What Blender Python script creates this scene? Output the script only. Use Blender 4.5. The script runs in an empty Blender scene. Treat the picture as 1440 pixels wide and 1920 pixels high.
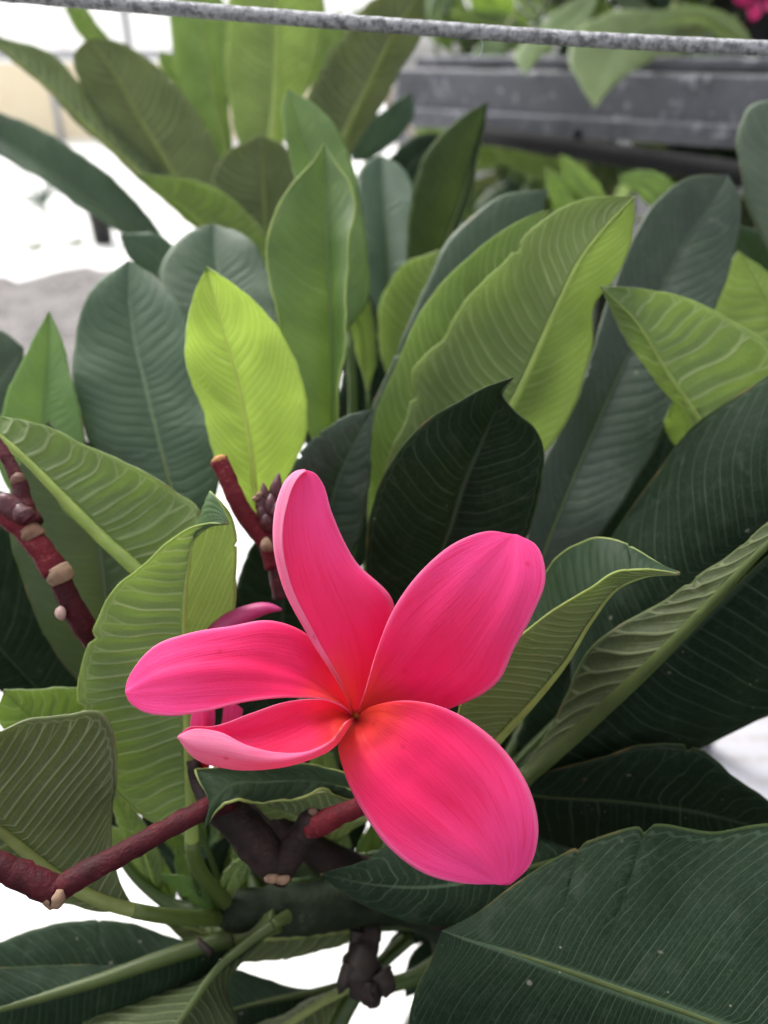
import bpy, math, random
import numpy as np
from mathutils import Vector

# ------------------------------------------------------------------ camera, sky, sun, exposure
sc = bpy.context.scene
COL = sc.collection
CAM_Z, PITCH = 1.05, math.radians(30.0)
FPX = 28.0 / 36.0 * 1920.0
cam_d = bpy.data.cameras.new('camera')
cam = bpy.data.objects.new('camera', cam_d); COL.objects.link(cam)
cam.location = (0, 0, CAM_Z); cam.rotation_euler = (math.radians(90) - PITCH, 0, 0)
cam_d.lens = 28; cam_d.sensor_width = 36; cam_d.sensor_fit = 'AUTO'
cam_d.clip_start = 0.01; cam_d.clip_end = 500
cam_d.dof.use_dof = True; cam_d.dof.focus_distance = 0.197; cam_d.dof.aperture_fstop = 9.6
sc.camera = cam

SUN = Vector((-0.45, 0.50, 0.80)).normalized()
world = bpy.data.worlds.new('World'); sc.world = world; world.use_nodes = True
wn, wl = world.node_tree.nodes, world.node_tree.links
sky = wn.new('ShaderNodeTexSky'); sky.sky_type = 'NISHITA'; sky.sun_disc = False
sky.sun_elevation = math.asin(SUN.z); sky.sun_rotation = math.atan2(SUN.x, SUN.y)
sky.air_density = 1.0; sky.dust_density = 3.5; sky.ozone_density = 1.0
hs = wn.new('ShaderNodeHueSaturation'); hs.inputs['Saturation'].default_value = 0.12
bg = wn['Background']; bg.inputs['Strength'].default_value = 0.15
wl.new(sky.outputs[0], hs.inputs['Color']); wl.new(hs.outputs[0], bg.inputs['Color'])
sun_d = bpy.data.lights.new('sun', 'SUN'); sun_d.energy = 1.5; sun_d.angle = math.radians(25); sun_d.color = (1, .965, .91)
sun = bpy.data.objects.new('sun', sun_d); COL.objects.link(sun)
sun.rotation_euler = SUN.to_track_quat('Z', 'Y').to_euler(); sun.location = (0, 0, 5)
sc.view_settings.view_transform = 'Standard'; sc.view_settings.look = 'None'
sc.view_settings.exposure = 1.15; sc.view_settings.gamma = 1.0
sc.render.engine = 'CYCLES'
sc.cycles.max_bounces = 6; sc.cycles.diffuse_bounces = 3; sc.cycles.transmission_bounces = 4; sc.cycles.glossy_bounces = 2
sc.cycles.use_adaptive_sampling = True; sc.cycles.adaptive_threshold = .03; sc.cycles.caustics_reflective = False; sc.cycles.caustics_refractive = False
sc.cycles.use_denoising = True

# ------------------------------------------------------------------ helpers: place, mesh, loft, tube
rng = np.random.default_rng(7); random.seed(7)
FWD = np.array([0, math.cos(PITCH), -math.sin(PITCH)]); UPV = np.array([0, math.sin(PITCH), math.cos(PITCH)])
RGT = np.array([1.0, 0, 0]); CAMP = np.array([0, 0, CAM_Z])
def P(x, y, d):
    """a point of the place seen at photo pixel x, y and d metres in front of the lens"""
    x, y, d = (np.asarray(v, float) for v in (x, y, d))
    return CAMP + d[..., None] * (RGT * ((x - 720) / FPX)[..., None] + UPV * ((960 - y) / FPX)[..., None] + FWD)

WORLD = {}
def link(o, loc, parent=None):
    loc = np.asarray(loc, float); COL.objects.link(o); WORLD[o.name] = loc
    o.parent = parent
    o.location = loc - WORLD[parent.name] if parent else loc
    return o
def thing(name, label, cat, loc, group=None):
    o = bpy.data.objects.new(name, None); o.empty_display_size = .03; link(o, loc)
    o['label'] = label; o['category'] = cat
    if group: o['group'] = group
    return o
def mesh_obj(name, V, F, mats, origin, parent=None, mi=None, attrs=None, smooth=True):
    me = bpy.data.meshes.new(name); V = np.asarray(V, float) - np.asarray(origin, float)
    if isinstance(F, np.ndarray):
        k = F.shape[1]; me.vertices.add(len(V)); me.loops.add(F.size); me.polygons.add(len(F))
        me.vertices.foreach_set('co', V.astype(np.float32).ravel())
        me.loops.foreach_set('vertex_index', F.astype(np.int32).ravel())
        me.polygons.foreach_set('loop_start', np.arange(0, F.size, k, dtype=np.int32))
        me.polygons.foreach_set('loop_total', np.full(len(F), k, dtype=np.int32))
    else:
        me.from_pydata(V.tolist(), [], F)
    for m in mats: me.materials.append(m)
    if mi is not None: me.polygons.foreach_set('material_index', np.asarray(mi, np.int32))
    if attrs:
        for an, av in attrs.items():
            a = me.attributes.new(an, 'FLOAT_VECTOR', 'POINT'); a.data.foreach_set('vector', np.asarray(av, np.float32).ravel())
    me.update(calc_edges=True); me.validate()
    me.polygons.foreach_set('use_smooth', np.full(len(me.polygons), smooth))
    return link(bpy.data.objects.new(name, me), origin, parent)
def crom(pts, n):
    """smooth curve through points, n samples even in chord length (first two columns set the chord)"""
    p = np.asarray(pts, float); k = len(p)
    ch = np.r_[0, np.cumsum(np.maximum(np.linalg.norm(np.diff(p[:, :2], axis=0), axis=1), 1e-4))]
    # monotone-ish hermite tangents
    m = np.zeros_like(p); dt = np.diff(ch)[:, None]; dl = np.diff(p, axis=0) / dt
    m[0] = dl[0]; m[-1] = dl[-1]
    if k > 2: m[1:-1] = (dl[:-1] * dt[1:] + dl[1:] * dt[:-1]) / (dt[1:] + dt[:-1])
    u = np.linspace(0, ch[-1], n); i = np.clip(np.searchsorted(ch, u, side='right') - 1, 0, k - 2)
    h = dt[i]; x = ((u - ch[i])[:, None]) / h
    return ((2*x**3 - 3*x**2 + 1) * p[i] + (x**3 - 2*x**2 + x) * h * m[i] + (-2*x**3 + 3*x**2) * p[i+1] + (x**3 - x**2) * h * m[i+1])
def frames(C):
    T = np.gradient(C, axis=0); T /= np.linalg.norm(T, axis=1)[:, None] + 1e-12
    N = np.zeros_like(C); a = np.array([0, 0, 1.]) if abs(T[0][2]) < .9 else np.array([1., 0, 0])
    v = np.cross(T[0], a); v /= np.linalg.norm(v)
    for i in range(len(C)):
        v = v - T[i] * v.dot(T[i]); v /= np.linalg.norm(v) + 1e-12; N[i] = v
    return T, N, np.cross(T, N)
def tube_mesh(C, r, seg=12, flat=None, N=None, rough=0.0, seed=0):
    C = np.asarray(C, float); n = len(C); r = np.broadcast_to(np.asarray(r, float), (n,))
    T, A, B = frames(C)
    if N is not None:
        A = N - T * (N * T).sum(1)[:, None]; A /= np.linalg.norm(A, axis=1)[:, None] + 1e-12; B = np.cross(T, A)
    th = np.linspace(0, 2*np.pi, seg, endpoint=False)
    fa, fb = flat or (1, 1); rr = np.repeat(r[:, None], seg, 1)
    if rough:
        g = np.random.default_rng(seed); q = g.normal(size=(n, seg)); q = (q + np.roll(q, 1, 0) + np.roll(q, 1, 1) + np.roll(q, -1, 1)) / 4
        rr = rr * (1 + rough * q)
    V = C[:, None] + rr[..., None] * (fa * np.cos(th)[None, :, None] * A[:, None] + fb * np.sin(th)[None, :, None] * B[:, None])
    V = V.reshape(-1, 3); idx = np.arange(n*seg).reshape(n, seg); nx = np.roll(idx, -1, 1)
    F = np.stack([idx[:-1], nx[:-1], nx[1:], idx[1:]], -1).reshape(-1, 4)
    V = np.vstack([V, C[0], C[-1]]); F = F.tolist()
    for j in range(seg):
        F.append([int(idx[0, (j+1) % seg]), int(idx[0, j]), n*seg]); F.append([int(idx[-1, j]), int(idx[-1, (j+1) % seg]), n*seg+1])
    return V, F
def tube(name, C, r, mat, parent, seg=12, **k):
    V, F = tube_mesh(C, r, seg, **k)
    return mesh_obj(name, V, F, [mat], C[0], parent)
def px_curve(pts, n=24):
    """pts (x, y, d[, radius]) -> smooth 3-D centre line and radii"""
    p = crom(pts, n)
    return P(p[:, 0], p[:, 1], p[:, 2]), (p[:, 3] if p.shape[1] > 3 else None)
def stalk(name, pts, mat, parent, n=28, **k):
    C, r = px_curve(pts, n); return tube(name, C, r, mat, parent, **k)
def box(name, lo, hi, mats, parent=None, bevel=0.0, origin=None, smooth=False):
    lo, hi = np.asarray(lo, float), np.asarray(hi, float)
    V = np.array([[(lo, hi)[i][0], (lo, hi)[j][1], (lo, hi)[k][2]] for i in (0, 1) for j in (0, 1) for k in (0, 1)])
    F = [[0, 1, 3, 2], [4, 6, 7, 5], [0, 4, 5, 1], [2, 3, 7, 6], [0, 2, 6, 4], [1, 5, 7, 3]]
    o = mesh_obj(name, V, F, mats, origin if origin is not None else [(lo[0]+hi[0])/2, (lo[1]+hi[1])/2, lo[2]], parent, smooth=smooth)
    if bevel:
        b = o.modifiers.new('bevel', 'BEVEL'); b.width = bevel; b.segments = 2
    return o

# ------------------------------------------------------------------ materials
class NT:
    def __init__(s, name):
        s.m = bpy.data.materials.new(name); s.m.use_nodes = True; s.t = s.m.node_tree
        s.t.nodes.clear(); s.out = s.t.nodes.new('ShaderNodeOutputMaterial')
    def n(s, typ, **kw):
        nd = s.t.nodes.new(typ)
        for k, v in kw.items(): setattr(nd, k, v)
        return nd
    def put(s, sock, v):
        if isinstance(v, bpy.types.NodeSocket): s.t.links.new(v, sock)
        elif isinstance(v, (tuple, list)) and len(v) == 3 and sock.type == 'RGBA': sock.default_value = (*v, 1)
        else: sock.default_value = v
    def math(s, op, a, b=0.0, c=0.0, clamp=False):
        nd = s.n('ShaderNodeMath', operation=op, use_clamp=clamp)
        for i, v in enumerate((a, b, c)): s.put(nd.inputs[i], v)
        return nd.outputs[0]
    def sstep(s, x, lo, hi, a=0.0, b=1.0):
        nd = s.n('ShaderNodeMapRange', interpolation_type='SMOOTHSTEP')
        for i, v in enumerate((x, lo, hi, a, b)): s.put(nd.inputs[i], v)
        return nd.outputs[0]
    def mix(s, f, a, b, mode='MIX'):
        nd = s.n('ShaderNodeMix', data_type='RGBA', blend_type=mode)
        s.put(nd.inputs[0], f); s.put(nd.inputs[6], a); s.put(nd.inputs[7], b)
        return nd.outputs[2]
    def noise(s, vec, scale, detail=3.0, rough=.55, dist=0.0):
        nd = s.n('ShaderNodeTexNoise'); s.put(nd.inputs['Vector'], vec)
        nd.inputs['Scale'].default_value = scale; nd.inputs['Detail'].default_value = detail
        nd.inputs['Roughness'].default_value = rough; nd.inputs['Distortion'].default_value = dist
        return nd.outputs[0]
    def voro(s, vec, scale, feature='F1'):
        nd = s.n('ShaderNodeTexVoronoi', feature=feature); s.put(nd.inputs['Vector'], vec); nd.inputs['Scale'].default_value = scale
        return nd.outputs[0]
    def comb(s, x, y, z):
        nd = s.n('ShaderNodeCombineXYZ')
        for i, v in enumerate((x, y, z)): s.put(nd.inputs[i], v)
        return nd.outputs[0]
    def attr(s, name):
        a = s.n('ShaderNodeAttribute', attribute_name=name); x = s.n('ShaderNodeSeparateXYZ'); s.t.links.new(a.outputs['Vector'], x.inputs[0])
        return x.outputs
    def obj(s): return s.n('ShaderNodeTexCoord').outputs['Object']
    def oinfo(s): return s.n('ShaderNodeObjectInfo').outputs['Random']
    def bump(s, h, strength, dist):
        nd = s.n('ShaderNodeBump'); s.put(nd.inputs['Height'], h); nd.inputs['Strength'].default_value = strength; nd.inputs['Distance'].default_value = dist
        return nd.outputs[0]
    def bsdf(s, col, rough=.5, spec=.5, normal=None, metal=0.0, **kw):
        b = s.n('ShaderNodeBsdfPrincipled'); s.put(b.inputs['Base Color'], col); s.put(b.inputs['Roughness'], rough)
        s.put(b.inputs['Specular IOR Level'], spec); s.put(b.inputs['Metallic'], metal)
        if normal is not None: s.put(b.inputs['Normal'], normal)
        for k, v in kw.items(): s.put(b.inputs[k], v)
        return b.outputs[0]
    def done(s, sh): s.t.links.new(sh, s.out.inputs[0]); return s.m
    def leafy(s, sh, tcol, fac):
        tr = s.n('ShaderNodeBsdfTranslucent'); s.put(tr.inputs[0], tcol)
        mx = s.n('ShaderNodeMixShader'); s.put(mx.inputs[0], fac); s.t.links.new(sh, mx.inputs[1]); s.t.links.new(tr.outputs[0], mx.inputs[2])
        return mx.outputs[0]

def leaf_side(name, c1, c2, vein, tcol, fac, top, rough, spec, dust=0.0, vein_amt=.6):
    k = NT(name); a = k.attr('leaf_co'); f, s, t = a[0], a[1], a[2]
    ab = k.math('ABSOLUTE', s); co = k.obj(); rnd = k.oinfo()
    g = k.math('ABSOLUTE', k.math('SUBTRACT', k.math('FRACT', f), .5))
    w = k.math('MULTIPLY_ADD', ab, -.05 if not top else -.02, .145 if not top else .062)
    wn = k.n('ShaderNodeTexWhiteNoise', noise_dimensions='2D'); k.put(wn.inputs['Vector'], k.comb(k.math('FLOOR', f), k.math('SIGN', s), 0.0))
    gf = k.math('ABSOLUTE', k.math('SUBTRACT', g, k.math('MAXIMUM', k.math('MULTIPLY_ADD', ab, 1.1, k.math('MULTIPLY_ADD', wn.outputs[0], -.2, -.74)), 0.0)))
    v1 = k.math('MULTIPLY', k.sstep(gf, k.math('MULTIPLY', w, .35), w, 1, 0), k.math('MULTIPLY', k.sstep(ab, .88, .97, 1, 0), k.math('MULTIPLY_ADD', wn.outputs[0], .5, .55)))
    g2 = k.math('ABSOLUTE', k.math('SUBTRACT', k.math('FRACT', k.math('ADD', f, .46)), .5))
    v2 = k.math('MULTIPLY', k.sstep(g2, .012, .06, .45, 0), k.sstep(ab, .25, .75, 1, 0))
    im = k.sstep(k.math('ABSOLUTE', k.math('SUBTRACT', ab, k.math('MULTIPLY_ADD', g, .05, .925))), .004, .014, .6, 0)
    net = k.sstep(k.voro(k.comb(k.math('MULTIPLY', f, 5), k.math('MULTIPLY', s, 22), rnd), 1.0, 'DISTANCE_TO_EDGE'), .0, .09, .28, 0)
    big = k.noise(co, 45, 2); fine = k.noise(co, 420, 2, .6)
    patchy = k.math('MULTIPLY', k.sstep(big, .3, .7), .75)
    col = k.mix(patchy, c1, c2)
    col = k.mix(k.math('MULTIPLY', k.math('SUBTRACT', fine, .5), .8, 0, True), col, k.mix(.5, c2, vein))
    veins = k.math('MAXIMUM', k.math('MAXIMUM', v1, v2), k.math('MAXIMUM', im, net))
    veins = k.math('MULTIPLY', veins, k.sstep(big, .25, .6, .6, 1))
    col = k.mix(k.math('MULTIPLY', veins, vein_amt), col, vein)
    col = k.mix(k.math('MULTIPLY', k.sstep(ab, .016, .042 if top else .032, 1, 0), k.sstep(t, .55, 1.0, .95, .5)), col, vein)
    edge = k.sstep(ab, .972, .992)
    col = k.mix(k.math('MULTIPLY', edge, .25 if top else .6), col, k.mix(.5, vein, (.32, .40, .10)))
    hsv = k.n('ShaderNodeHueSaturation'); k.put(hsv.inputs['Color'], col)
    k.put(hsv.inputs['Hue'], k.math('MULTIPLY_ADD', rnd, .018, .491)); k.put(hsv.inputs['Value'], k.math('MULTIPLY_ADD', rnd, .3, .85))
    col = hsv.outputs[0]
    if top or dust:
        film = k.math('MULTIPLY', k.sstep(k.noise(co, 130, 3, .7, .6), .50, .80), dust)
        specks = k.sstep(k.voro(co, 330), .06, .13, .75, 0)
        specks = k.math('MULTIPLY', specks, k.sstep(big, .58, .66))
        blot = k.math('MULTIPLY', k.sstep(k.voro(co, 120), .05, .13, .55, 0), k.sstep(k.noise(k.comb(rnd, s, t), 11, 1), .58, .64))
        col = k.mix(film, col, (.17, .205, .165))
        col = k.mix(k.math('MAXIMUM', specks, blot), col, (.36, .34, .27))
        rough = k.math('MULTIPLY_ADD', film, .5, k.math('MULTIPLY_ADD', big, .2, rough - .1))
    brown = k.math('MULTIPLY', k.sstep(k.voro(co, 40), .035, .06, .75, 0), k.sstep(k.noise(k.comb(s, rnd, t), 7, 1), .58, .64))
    col = k.mix(brown, col, (.16, .09, .045))
    scorch = k.math('MULTIPLY', k.sstep(k.math('MULTIPLY_ADD', fine, .06, ab), .985, 1.02), k.sstep(k.noise(k.comb(k.math('MULTIPLY', t, 7), k.math('SIGN', s), rnd), 1.0, 2), .54, .62))
    tipb = k.math('MULTIPLY', k.sstep(t, .985, .997), k.sstep(rnd, .3, .4))
    col = k.mix(k.math('MULTIPLY', k.math('MAXIMUM', scorch, tipb), .75), col, (.17, .11, .05))
    h = k.math('ADD', k.math('MULTIPLY', k.math('MAXIMUM', v1, k.math('MULTIPLY', v2, .8)), -.5 if top else 1.0), k.math('MULTIPLY', fine, .3))
    nrm = k.bump(h, .45 if top else .8, .0004 if top else .0006)
    sh = k.bsdf(col, rough, spec, nrm)
    tc = k.mix(k.math('MULTIPLY', veins, .35 if top else .7), tcol, k.mix(.5, tcol, (1, 1, .7)))
    hs2 = k.n('ShaderNodeHueSaturation'); k.put(hs2.inputs['Color'], tc); k.put(hs2.inputs['Value'], k.math('MULTIPLY_ADD', big, .5, .75))
    return k.done(k.leafy(sh, hs2.outputs[0], fac))
def stem_mat(name, c1, c2, c3, rough=.6):
    k = NT(name); co = k.obj(); n1 = k.noise(co, 140, 4, .65); n2 = k.noise(co, 900, 3, .6); ring = k.noise(co, 60, 2)
    col = k.mix(k.sstep(n1, .3, .7), c1, c2); col = k.mix(k.sstep(ring, .52, .7, 0, .5), col, tuple(x*.35 for x in c1)); col = k.mix(k.math('MULTIPLY', k.sstep(n1, .52, .7), k.sstep(n2, .5, .66, 0, .45)), col, c3)
    return k.done(k.bsdf(col, k.math('MULTIPLY_ADD', n1, .3, rough-.1), .22, k.bump(k.math('MULTIPLY_ADD', n1, 2.0, n2), .7, .0006)))
def plain(name, c1, c2, rough=.5, scale=150, spec=.5, bump=.3, bd=.0004, tr=None, speck=None, tf=.3):
    k = NT(name); co = k.obj(); n1 = k.noise(co, scale, 4, .6); n2 = k.noise(co, scale*5, 3)
    col = k.mix(k.sstep(n1, .3, .7), c1, c2)
    if speck is not None: col = k.mix(k.math('MULTIPLY', k.sstep(k.voro(co, scale*3), .1, .2, 1, 0), k.sstep(n1, .5, .6)), col, speck)
    sh = k.bsdf(col, k.math('MULTIPLY_ADD', n1, .25, rough-.12), spec, k.bump(k.math('MULTIPLY_ADD', n2, .5, n1), bump, bd))
    if tr: sh = k.leafy(sh, tr, tf)
    return k.done(sh)

LEAF = {}
def rb(v): return (v[0]*1.05, v[1]*1.06, v[2]*.66) if v[0] > .21 else (v[0]*.6, v[1]*.66, v[2]*.4)
def leaf_kind(kind, top, top2, und, und2, vt, vu, tcol, ftop, fund, dust=.15, rtop=.42, spec=.5):
    LEAF[kind] = [leaf_side('leaf_top_'+kind, top, top2, vt, tcol, ftop, True, rtop, spec, dust, .8),
                  leaf_side('leaf_under_'+kind, und, und2, vu, tcol, fund, False, .55, .35, 0, .95),
                  plain('leaf_margin_'+kind, *((und, und2, .5, 200) if kind in ('old', 'slate', 'blue', 'dusty') else (tuple(.5*(x+y) for x, y in zip(und2, vu)), vu, .5, 200)), tr=und2),
                  plain('leaf_rib_'+kind, tuple(.5*x+.5*y for x, y in zip(und2, rb(vu))), rb(vu), .45, 120, tr=tuple(min(1, 1.6*x) for x in rb(vu)), tf=.45)]
leaf_kind('young', (.15, .28, .05), (.20, .35, .06), (.20, .34, .060), (.26, .41, .070), (.32, .48, .13), (.74, .86, .42), (.84, 1.0, .36), .50, .52, 0, .45)
leaf_kind('lime',  (.060, .130, .032), (.090, .175, .042), (.105, .170, .050), (.135, .205, .060), (.17, .26, .10), (.34, .42, .20), (.60, .76, .28), .38, .42, .0, .45)
leaf_kind('mid',   (.024, .062, .021), (.036, .084, .027), (.150, .222, .080), (.190, .270, .096), (.085, .145, .068), (.46, .54, .30), (.68, .84, .32), .34, .47, .05, .45)
leaf_kind('olive', (.030, .060, .023), (.042, .076, .029), (.080, .114, .046), (.100, .140, .054), (.08, .115, .06), (.34, .39, .23), (.50, .57, .26), .3, .34, .1, .45)
leaf_kind('old',   (.0085, .0185, .0095), (.0130, .0260, .0135), (.046, .066, .023), (.062, .085, .029), (.060, .092, .056), (.20, .25, .12), (.18, .27, .10), .14, .24, .12, .62, .08)
leaf_kind('blue',  (.040, .080, .044), (.056, .102, .055), (.08, .12, .05), (.10, .145, .055), (.13, .20, .12), (.24, .30, .15), (.24, .36, .17), .22, .28, .20, .47, .5)
leaf_kind('dusty', (.10, .14, .10), (.14, .18, .13), (.10, .14, .07), (.12, .16, .08), (.19, .24, .17), (.24, .30, .15), (.26, .36, .19), .2, .28, .75, .55, .5)
leaf_kind('fold',  (.014, .030, .016), (.022, .044, .022), (.125, .175, .058), (.160, .21, .070), (.05, .08, .045), (.38, .44, .23), (.5, .62, .22), .2, .40, .08, .55, .12)
leaf_kind('fan',   (.03, .06, .023), (.042, .076, .029), (.066, .092, .034), (.085, .114, .042), (.08, .115, .06), (.36, .40, .24), (.42, .50, .22), .3, .32, .1, .45)
leaf_kind('slate', (.016, .036, .022), (.025, .050, .031), (.08, .12, .05), (.10, .145, .055), (.075, .130, .065), (.24, .30, .15), (.2, .3, .14), .16, .28, .26, .48, .55)
leaf_kind('pale',  (.14, .20, .09), (.18, .24, .11), (.16, .22, .10), (.20, .26, .12), (.2, .27, .14), (.3, .36, .2), (.6, .7, .35), .36, .36, .1, .5, .4)

def petal_mat(name, inner, mid, outer, tcol, fac, dark):
    k = NT(name); a = k.attr('petal_co'); s, t = a[0], a[1]; co = k.obj(); ab = k.math('ABSOLUTE', s)
    wob = k.math('MULTIPLY', k.math('SUBTRACT', k.noise(co, 60, 2), .5), .25)
    tt = k.math('ADD', t, wob)
    col = k.mix(k.sstep(tt, .0, .33), inner, mid)
    col = k.mix(k.math('MULTIPLY', k.sstep(k.math('ADD', tt, k.math('MULTIPLY', ab, .22)), .42, 1.08), .85), col, outer)
    st = k.noise(k.comb(k.math('MULTIPLY', s, k.math('MULTIPLY_ADD', t, 3.0, 2.0)), k.math('MULTIPLY', t, .9), k.oinfo()), 3.2, 4, .7)
    col = k.mix(k.math('MULTIPLY', k.sstep(st, .50, .72), .42), col, dark)
    ln = k.noise(k.comb(k.math('MULTIPLY', s, k.math('MULTIPLY_ADD', t, 9.0, 7.0)), k.math('MULTIPLY', t, 1.1), 0.0), 2.4, 2, .6)
    col = k.mix(k.math('MULTIPLY', k.sstep(ln, .54, .66), .42), col, dark)
    br = k.math('MULTIPLY', k.sstep(k.voro(co, 150), .06, .16, .5, 0), k.sstep(k.noise(co, 55, 1), .54, .62)); col = k.mix(br, col, (.55, .012, .06))
    cell = k.voro(co, 2600); fine = k.noise(co, 900, 3)
    col = k.mix(k.sstep(fine, .62, .85, 0, .25), col, outer)
    col = k.mix(k.math('MULTIPLY', k.sstep(ab, .90, .985), k.sstep(t, .15, .5, 0, .6)), col, (.88, .25, .50))
    h = k.math('ADD', k.math('MULTIPLY_ADD', ln, .9, k.math('MULTIPLY', st, .6)), k.math('ADD', k.math('MULTIPLY', cell, .25), k.math('MULTIPLY', fine, .2)))
    sh = k.bsdf(col, .52, .3, k.bump(h, .35, .0004), **{'Sheen Weight': .18, 'Sheen Roughness': .4, 'Sheen Tint': (1, .75, .9)})
    return k.done(k.leafy(sh, tcol, fac))
PETAL = [petal_mat('petal_face', (.92, .085, .018), (.95, .026, .165), (.94, .09, .38), (1.0, .06, .25), .40, (.80, .006, .085)),
         petal_mat('petal_back', (.80, .10, .07), (.92, .17, .36), (.93, .36, .58), (1.0, .09, .28), .38, (.76, .07, .26)),
         plain('petal_rim', (.88, .12, .30), (.9, .25, .45), .5, 300, tr=(1, .2, .4))]
M_BUD = plain('bud_pink', (.55, .05, .22), (.62, .12, .32), .45, 200, tr=(.8, .1, .35))
M_MAROON = stem_mat('stalk_maroon', (.034, .004, .007), (.080, .008, .014), (0.16, 0.1, 0.09))
M_RED = stem_mat('stalk_red', (.085, .006, .011), (.15, .011, .019), (0.28, 0.15, 0.13))
M_DARKSTEM = stem_mat('stem_dark', (.014, .008, .008), (.032, .018, .016), (0.1, 0.085, 0.075))
M_SCAR = plain('scar_tan', (.20, .12, .075), (.30, .19, .12), .75, 400)
M_DRY = plain('dried_bract', (.012, .008, .007), (.035, .020, .014), .65, 300)
M_BARK = stem_mat('bark_green', (.010, .018, .008), (.022, .032, .016), (0.12, 0.13, 0.1))
M_STEM = plain('petiole_green', (.040, .068, .017), (.060, .092, .023), .42, 90, tr=(.35, .5, .1))
M_PET = plain('petiole_olive', (.085, .118, .032), (.115, .150, .042), .45, 90, tr=(.3, .42, .1))
M_BUDS = plain('bud_dark', (.05, .010, .014), (.11, .02, .03), .45, 300, speck=(.3, .25, .1))
M_WIRE = None

# ------------------------------------------------------------------ leaf builder
LEAFN = [0]
def leaf(plant, kind, side, M, L, R, d, dl=0.0, dr=0.0, veins=22, res=1.0, bulge=.05, wav=.0, pucker=.00095, slant=(.06, .06, .06), rib=1.0,
         attach=None, petiole=True, ribpow=.75, ribfade=0.0, margin=0.0, pet=None):
    """M, L, R: midrib and both margins from tip to base (photo pixels, optional depth); d = depth at base, at tip"""
    LEAFN[0] += 1; sd = LEAFN[0]; g = np.random.default_rng(sd)
    nt = int(170*res) | 1; nh = max(5, int(13*res)); db, dt_ = d
    def cur(pts, off):
        p = np.array([(q[0], q[1]) for q in pts][::-1], float); c = crom(p, nt)
        t = np.linspace(0, 1, nt); dd = db + (dt_ - db)*t + off*np.sin(np.pi*t**.8)
        return c, dd
    cm, dm = cur(M, 0); cl, dL = cur(L, dl); cr, dR = cur(R, dr)
    def wob():
        u = np.linspace(0, 1, nt); return np.sin(np.pi*u)[:, None]**.5*sum(np.sin(u[:, None]*fq + g.uniform(0, 6, 2)[None])*a for fq, a in ((23, .9), (51, .6), (97, .4)))
    cl = cl + wob(); cr = cr + wob()
    if kind in ('old', 'slate', 'blue', 'mid', 'olive', 'fold') and res >= .7:                       # insect nibbles in the margin
        for e in (cl, cr):
            for _ in range(g.integers(0, 4)):
                c_, w_, dp = g.uniform(.12, .85), g.uniform(.004, .011), g.uniform(.03, .085); v_ = cm - e
                e += v_*(dp*np.exp(-((np.linspace(0, 1, nt) - c_)/w_)**4))[:, None]
    PM, PL, PR = P(cm[:, 0], cm[:, 1], dm), P(cl[:, 0], cl[:, 1], dL), P(cr[:, 0], cr[:, 1], dR)
    t = np.linspace(0, 1, nt)
    sv = np.r_[-np.linspace(1, 0, nh)[:-1]**.92, 0, np.linspace(0, 1, nh)[1:]**.92]; ns = len(sv)
    G = np.zeros((nt, ns, 3))
    for j, s in enumerate(sv):
        E = PL if s < 0 else PR; a = abs(s); G[:, j] = PM + (E - PM)*a
    def normals(G):
        dT = np.gradient(G, axis=0); dS = np.gradient(G, axis=1)
        n = np.cross(dT, dS); l = np.linalg.norm(n, axis=2); n /= l[..., None] + 1e-15
        return n
    n = normals(G)
    k0 = slice(nt//5, 4*nt//5); half = slice(0, nh-1)
    vis = ((CAMP - G[k0, half]) * n[k0, half]).sum(2).mean()
    sg = (1 if vis > 0 else -1) * (1 if side == 'T' else -1)          # n*sg points to the top side of the blade
    n = n*sg
    for i0 in (0, 1):                                                    # ends: borrow a stable normal
        n[i0] = n[2]; n[-1-i0] = n[-3]
    A = np.abs(sv)[None, :]; w = np.where(sv[None, :] < 0, np.linalg.norm(PL-PM, axis=1)[:, None], np.linalg.norm(PR-PM, axis=1)[:, None])
    tj = t[:, None]
    sl = np.where(sv[None, :] < 0, slant[0], slant[1]); bb = slant[-1]
    f0 = veins*(tj**.93 - sl*A - bb*A**3) + .10*np.sin(tj*31+sd*2)*A**2 + .07*np.sin(A*9+tj*17+sd)
    kx = np.arange(-20, veins+30)
    def irregular():
        y = np.cumsum(1/np.clip(g.normal(1, .24, len(kx)), .55, 1.7)); return y - y[20]
    ya, yb = irregular(), irregular()
    xf = np.linspace(-20, veins+29, 12*len(kx)); ker = np.ones(9)/9
    fa, fb = (np.convolve(np.pad(np.interp(xf, kx, y), 4, mode='edge'), ker, 'valid') for y in (ya, yb))
    f = np.where(sv[None, :] < 0, np.interp(f0, xf, fa) + .43, np.interp(f0, xf, fb))
    env = np.sin(np.pi*np.clip(tj, 0, 1))**.5
    h = bulge*w*4*A*(1-A)*1.0
    pk = pucker*(.26 if side == 'T' else .8)
    h = h + pk*(.5*np.abs(np.cos(np.pi*f)) + .5*np.cos(np.pi*f)**2)*np.sin(np.pi*np.clip(A*1.05, 0, 1))**.6*env
    h = h + (wav + .0005)*A**2*env*(np.sin(tj*(11+g.uniform(0, 6))+g.uniform(0, 6)+np.sign(sv)[None]*1.3) + .6*np.sin(tj*27+g.uniform(0, 6)))
    cup = g.normal(size=4)*.0006
    h = h + cup[0]*np.sin(tj*5+cup[1]*9e3)*(1-A) * env
    G = G + n*h[..., None]
    n2 = normals(G)*sg
    for i0 in (0, 1): n2[i0] = n2[2]; n2[-1-i0] = n2[-3]
    th = .00022
    V = np.vstack([(G + n2*th).reshape(-1, 3), (G - n2*th).reshape(-1, 3)])
    idx = np.arange(nt*ns).reshape(nt, ns); o = nt*ns
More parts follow.
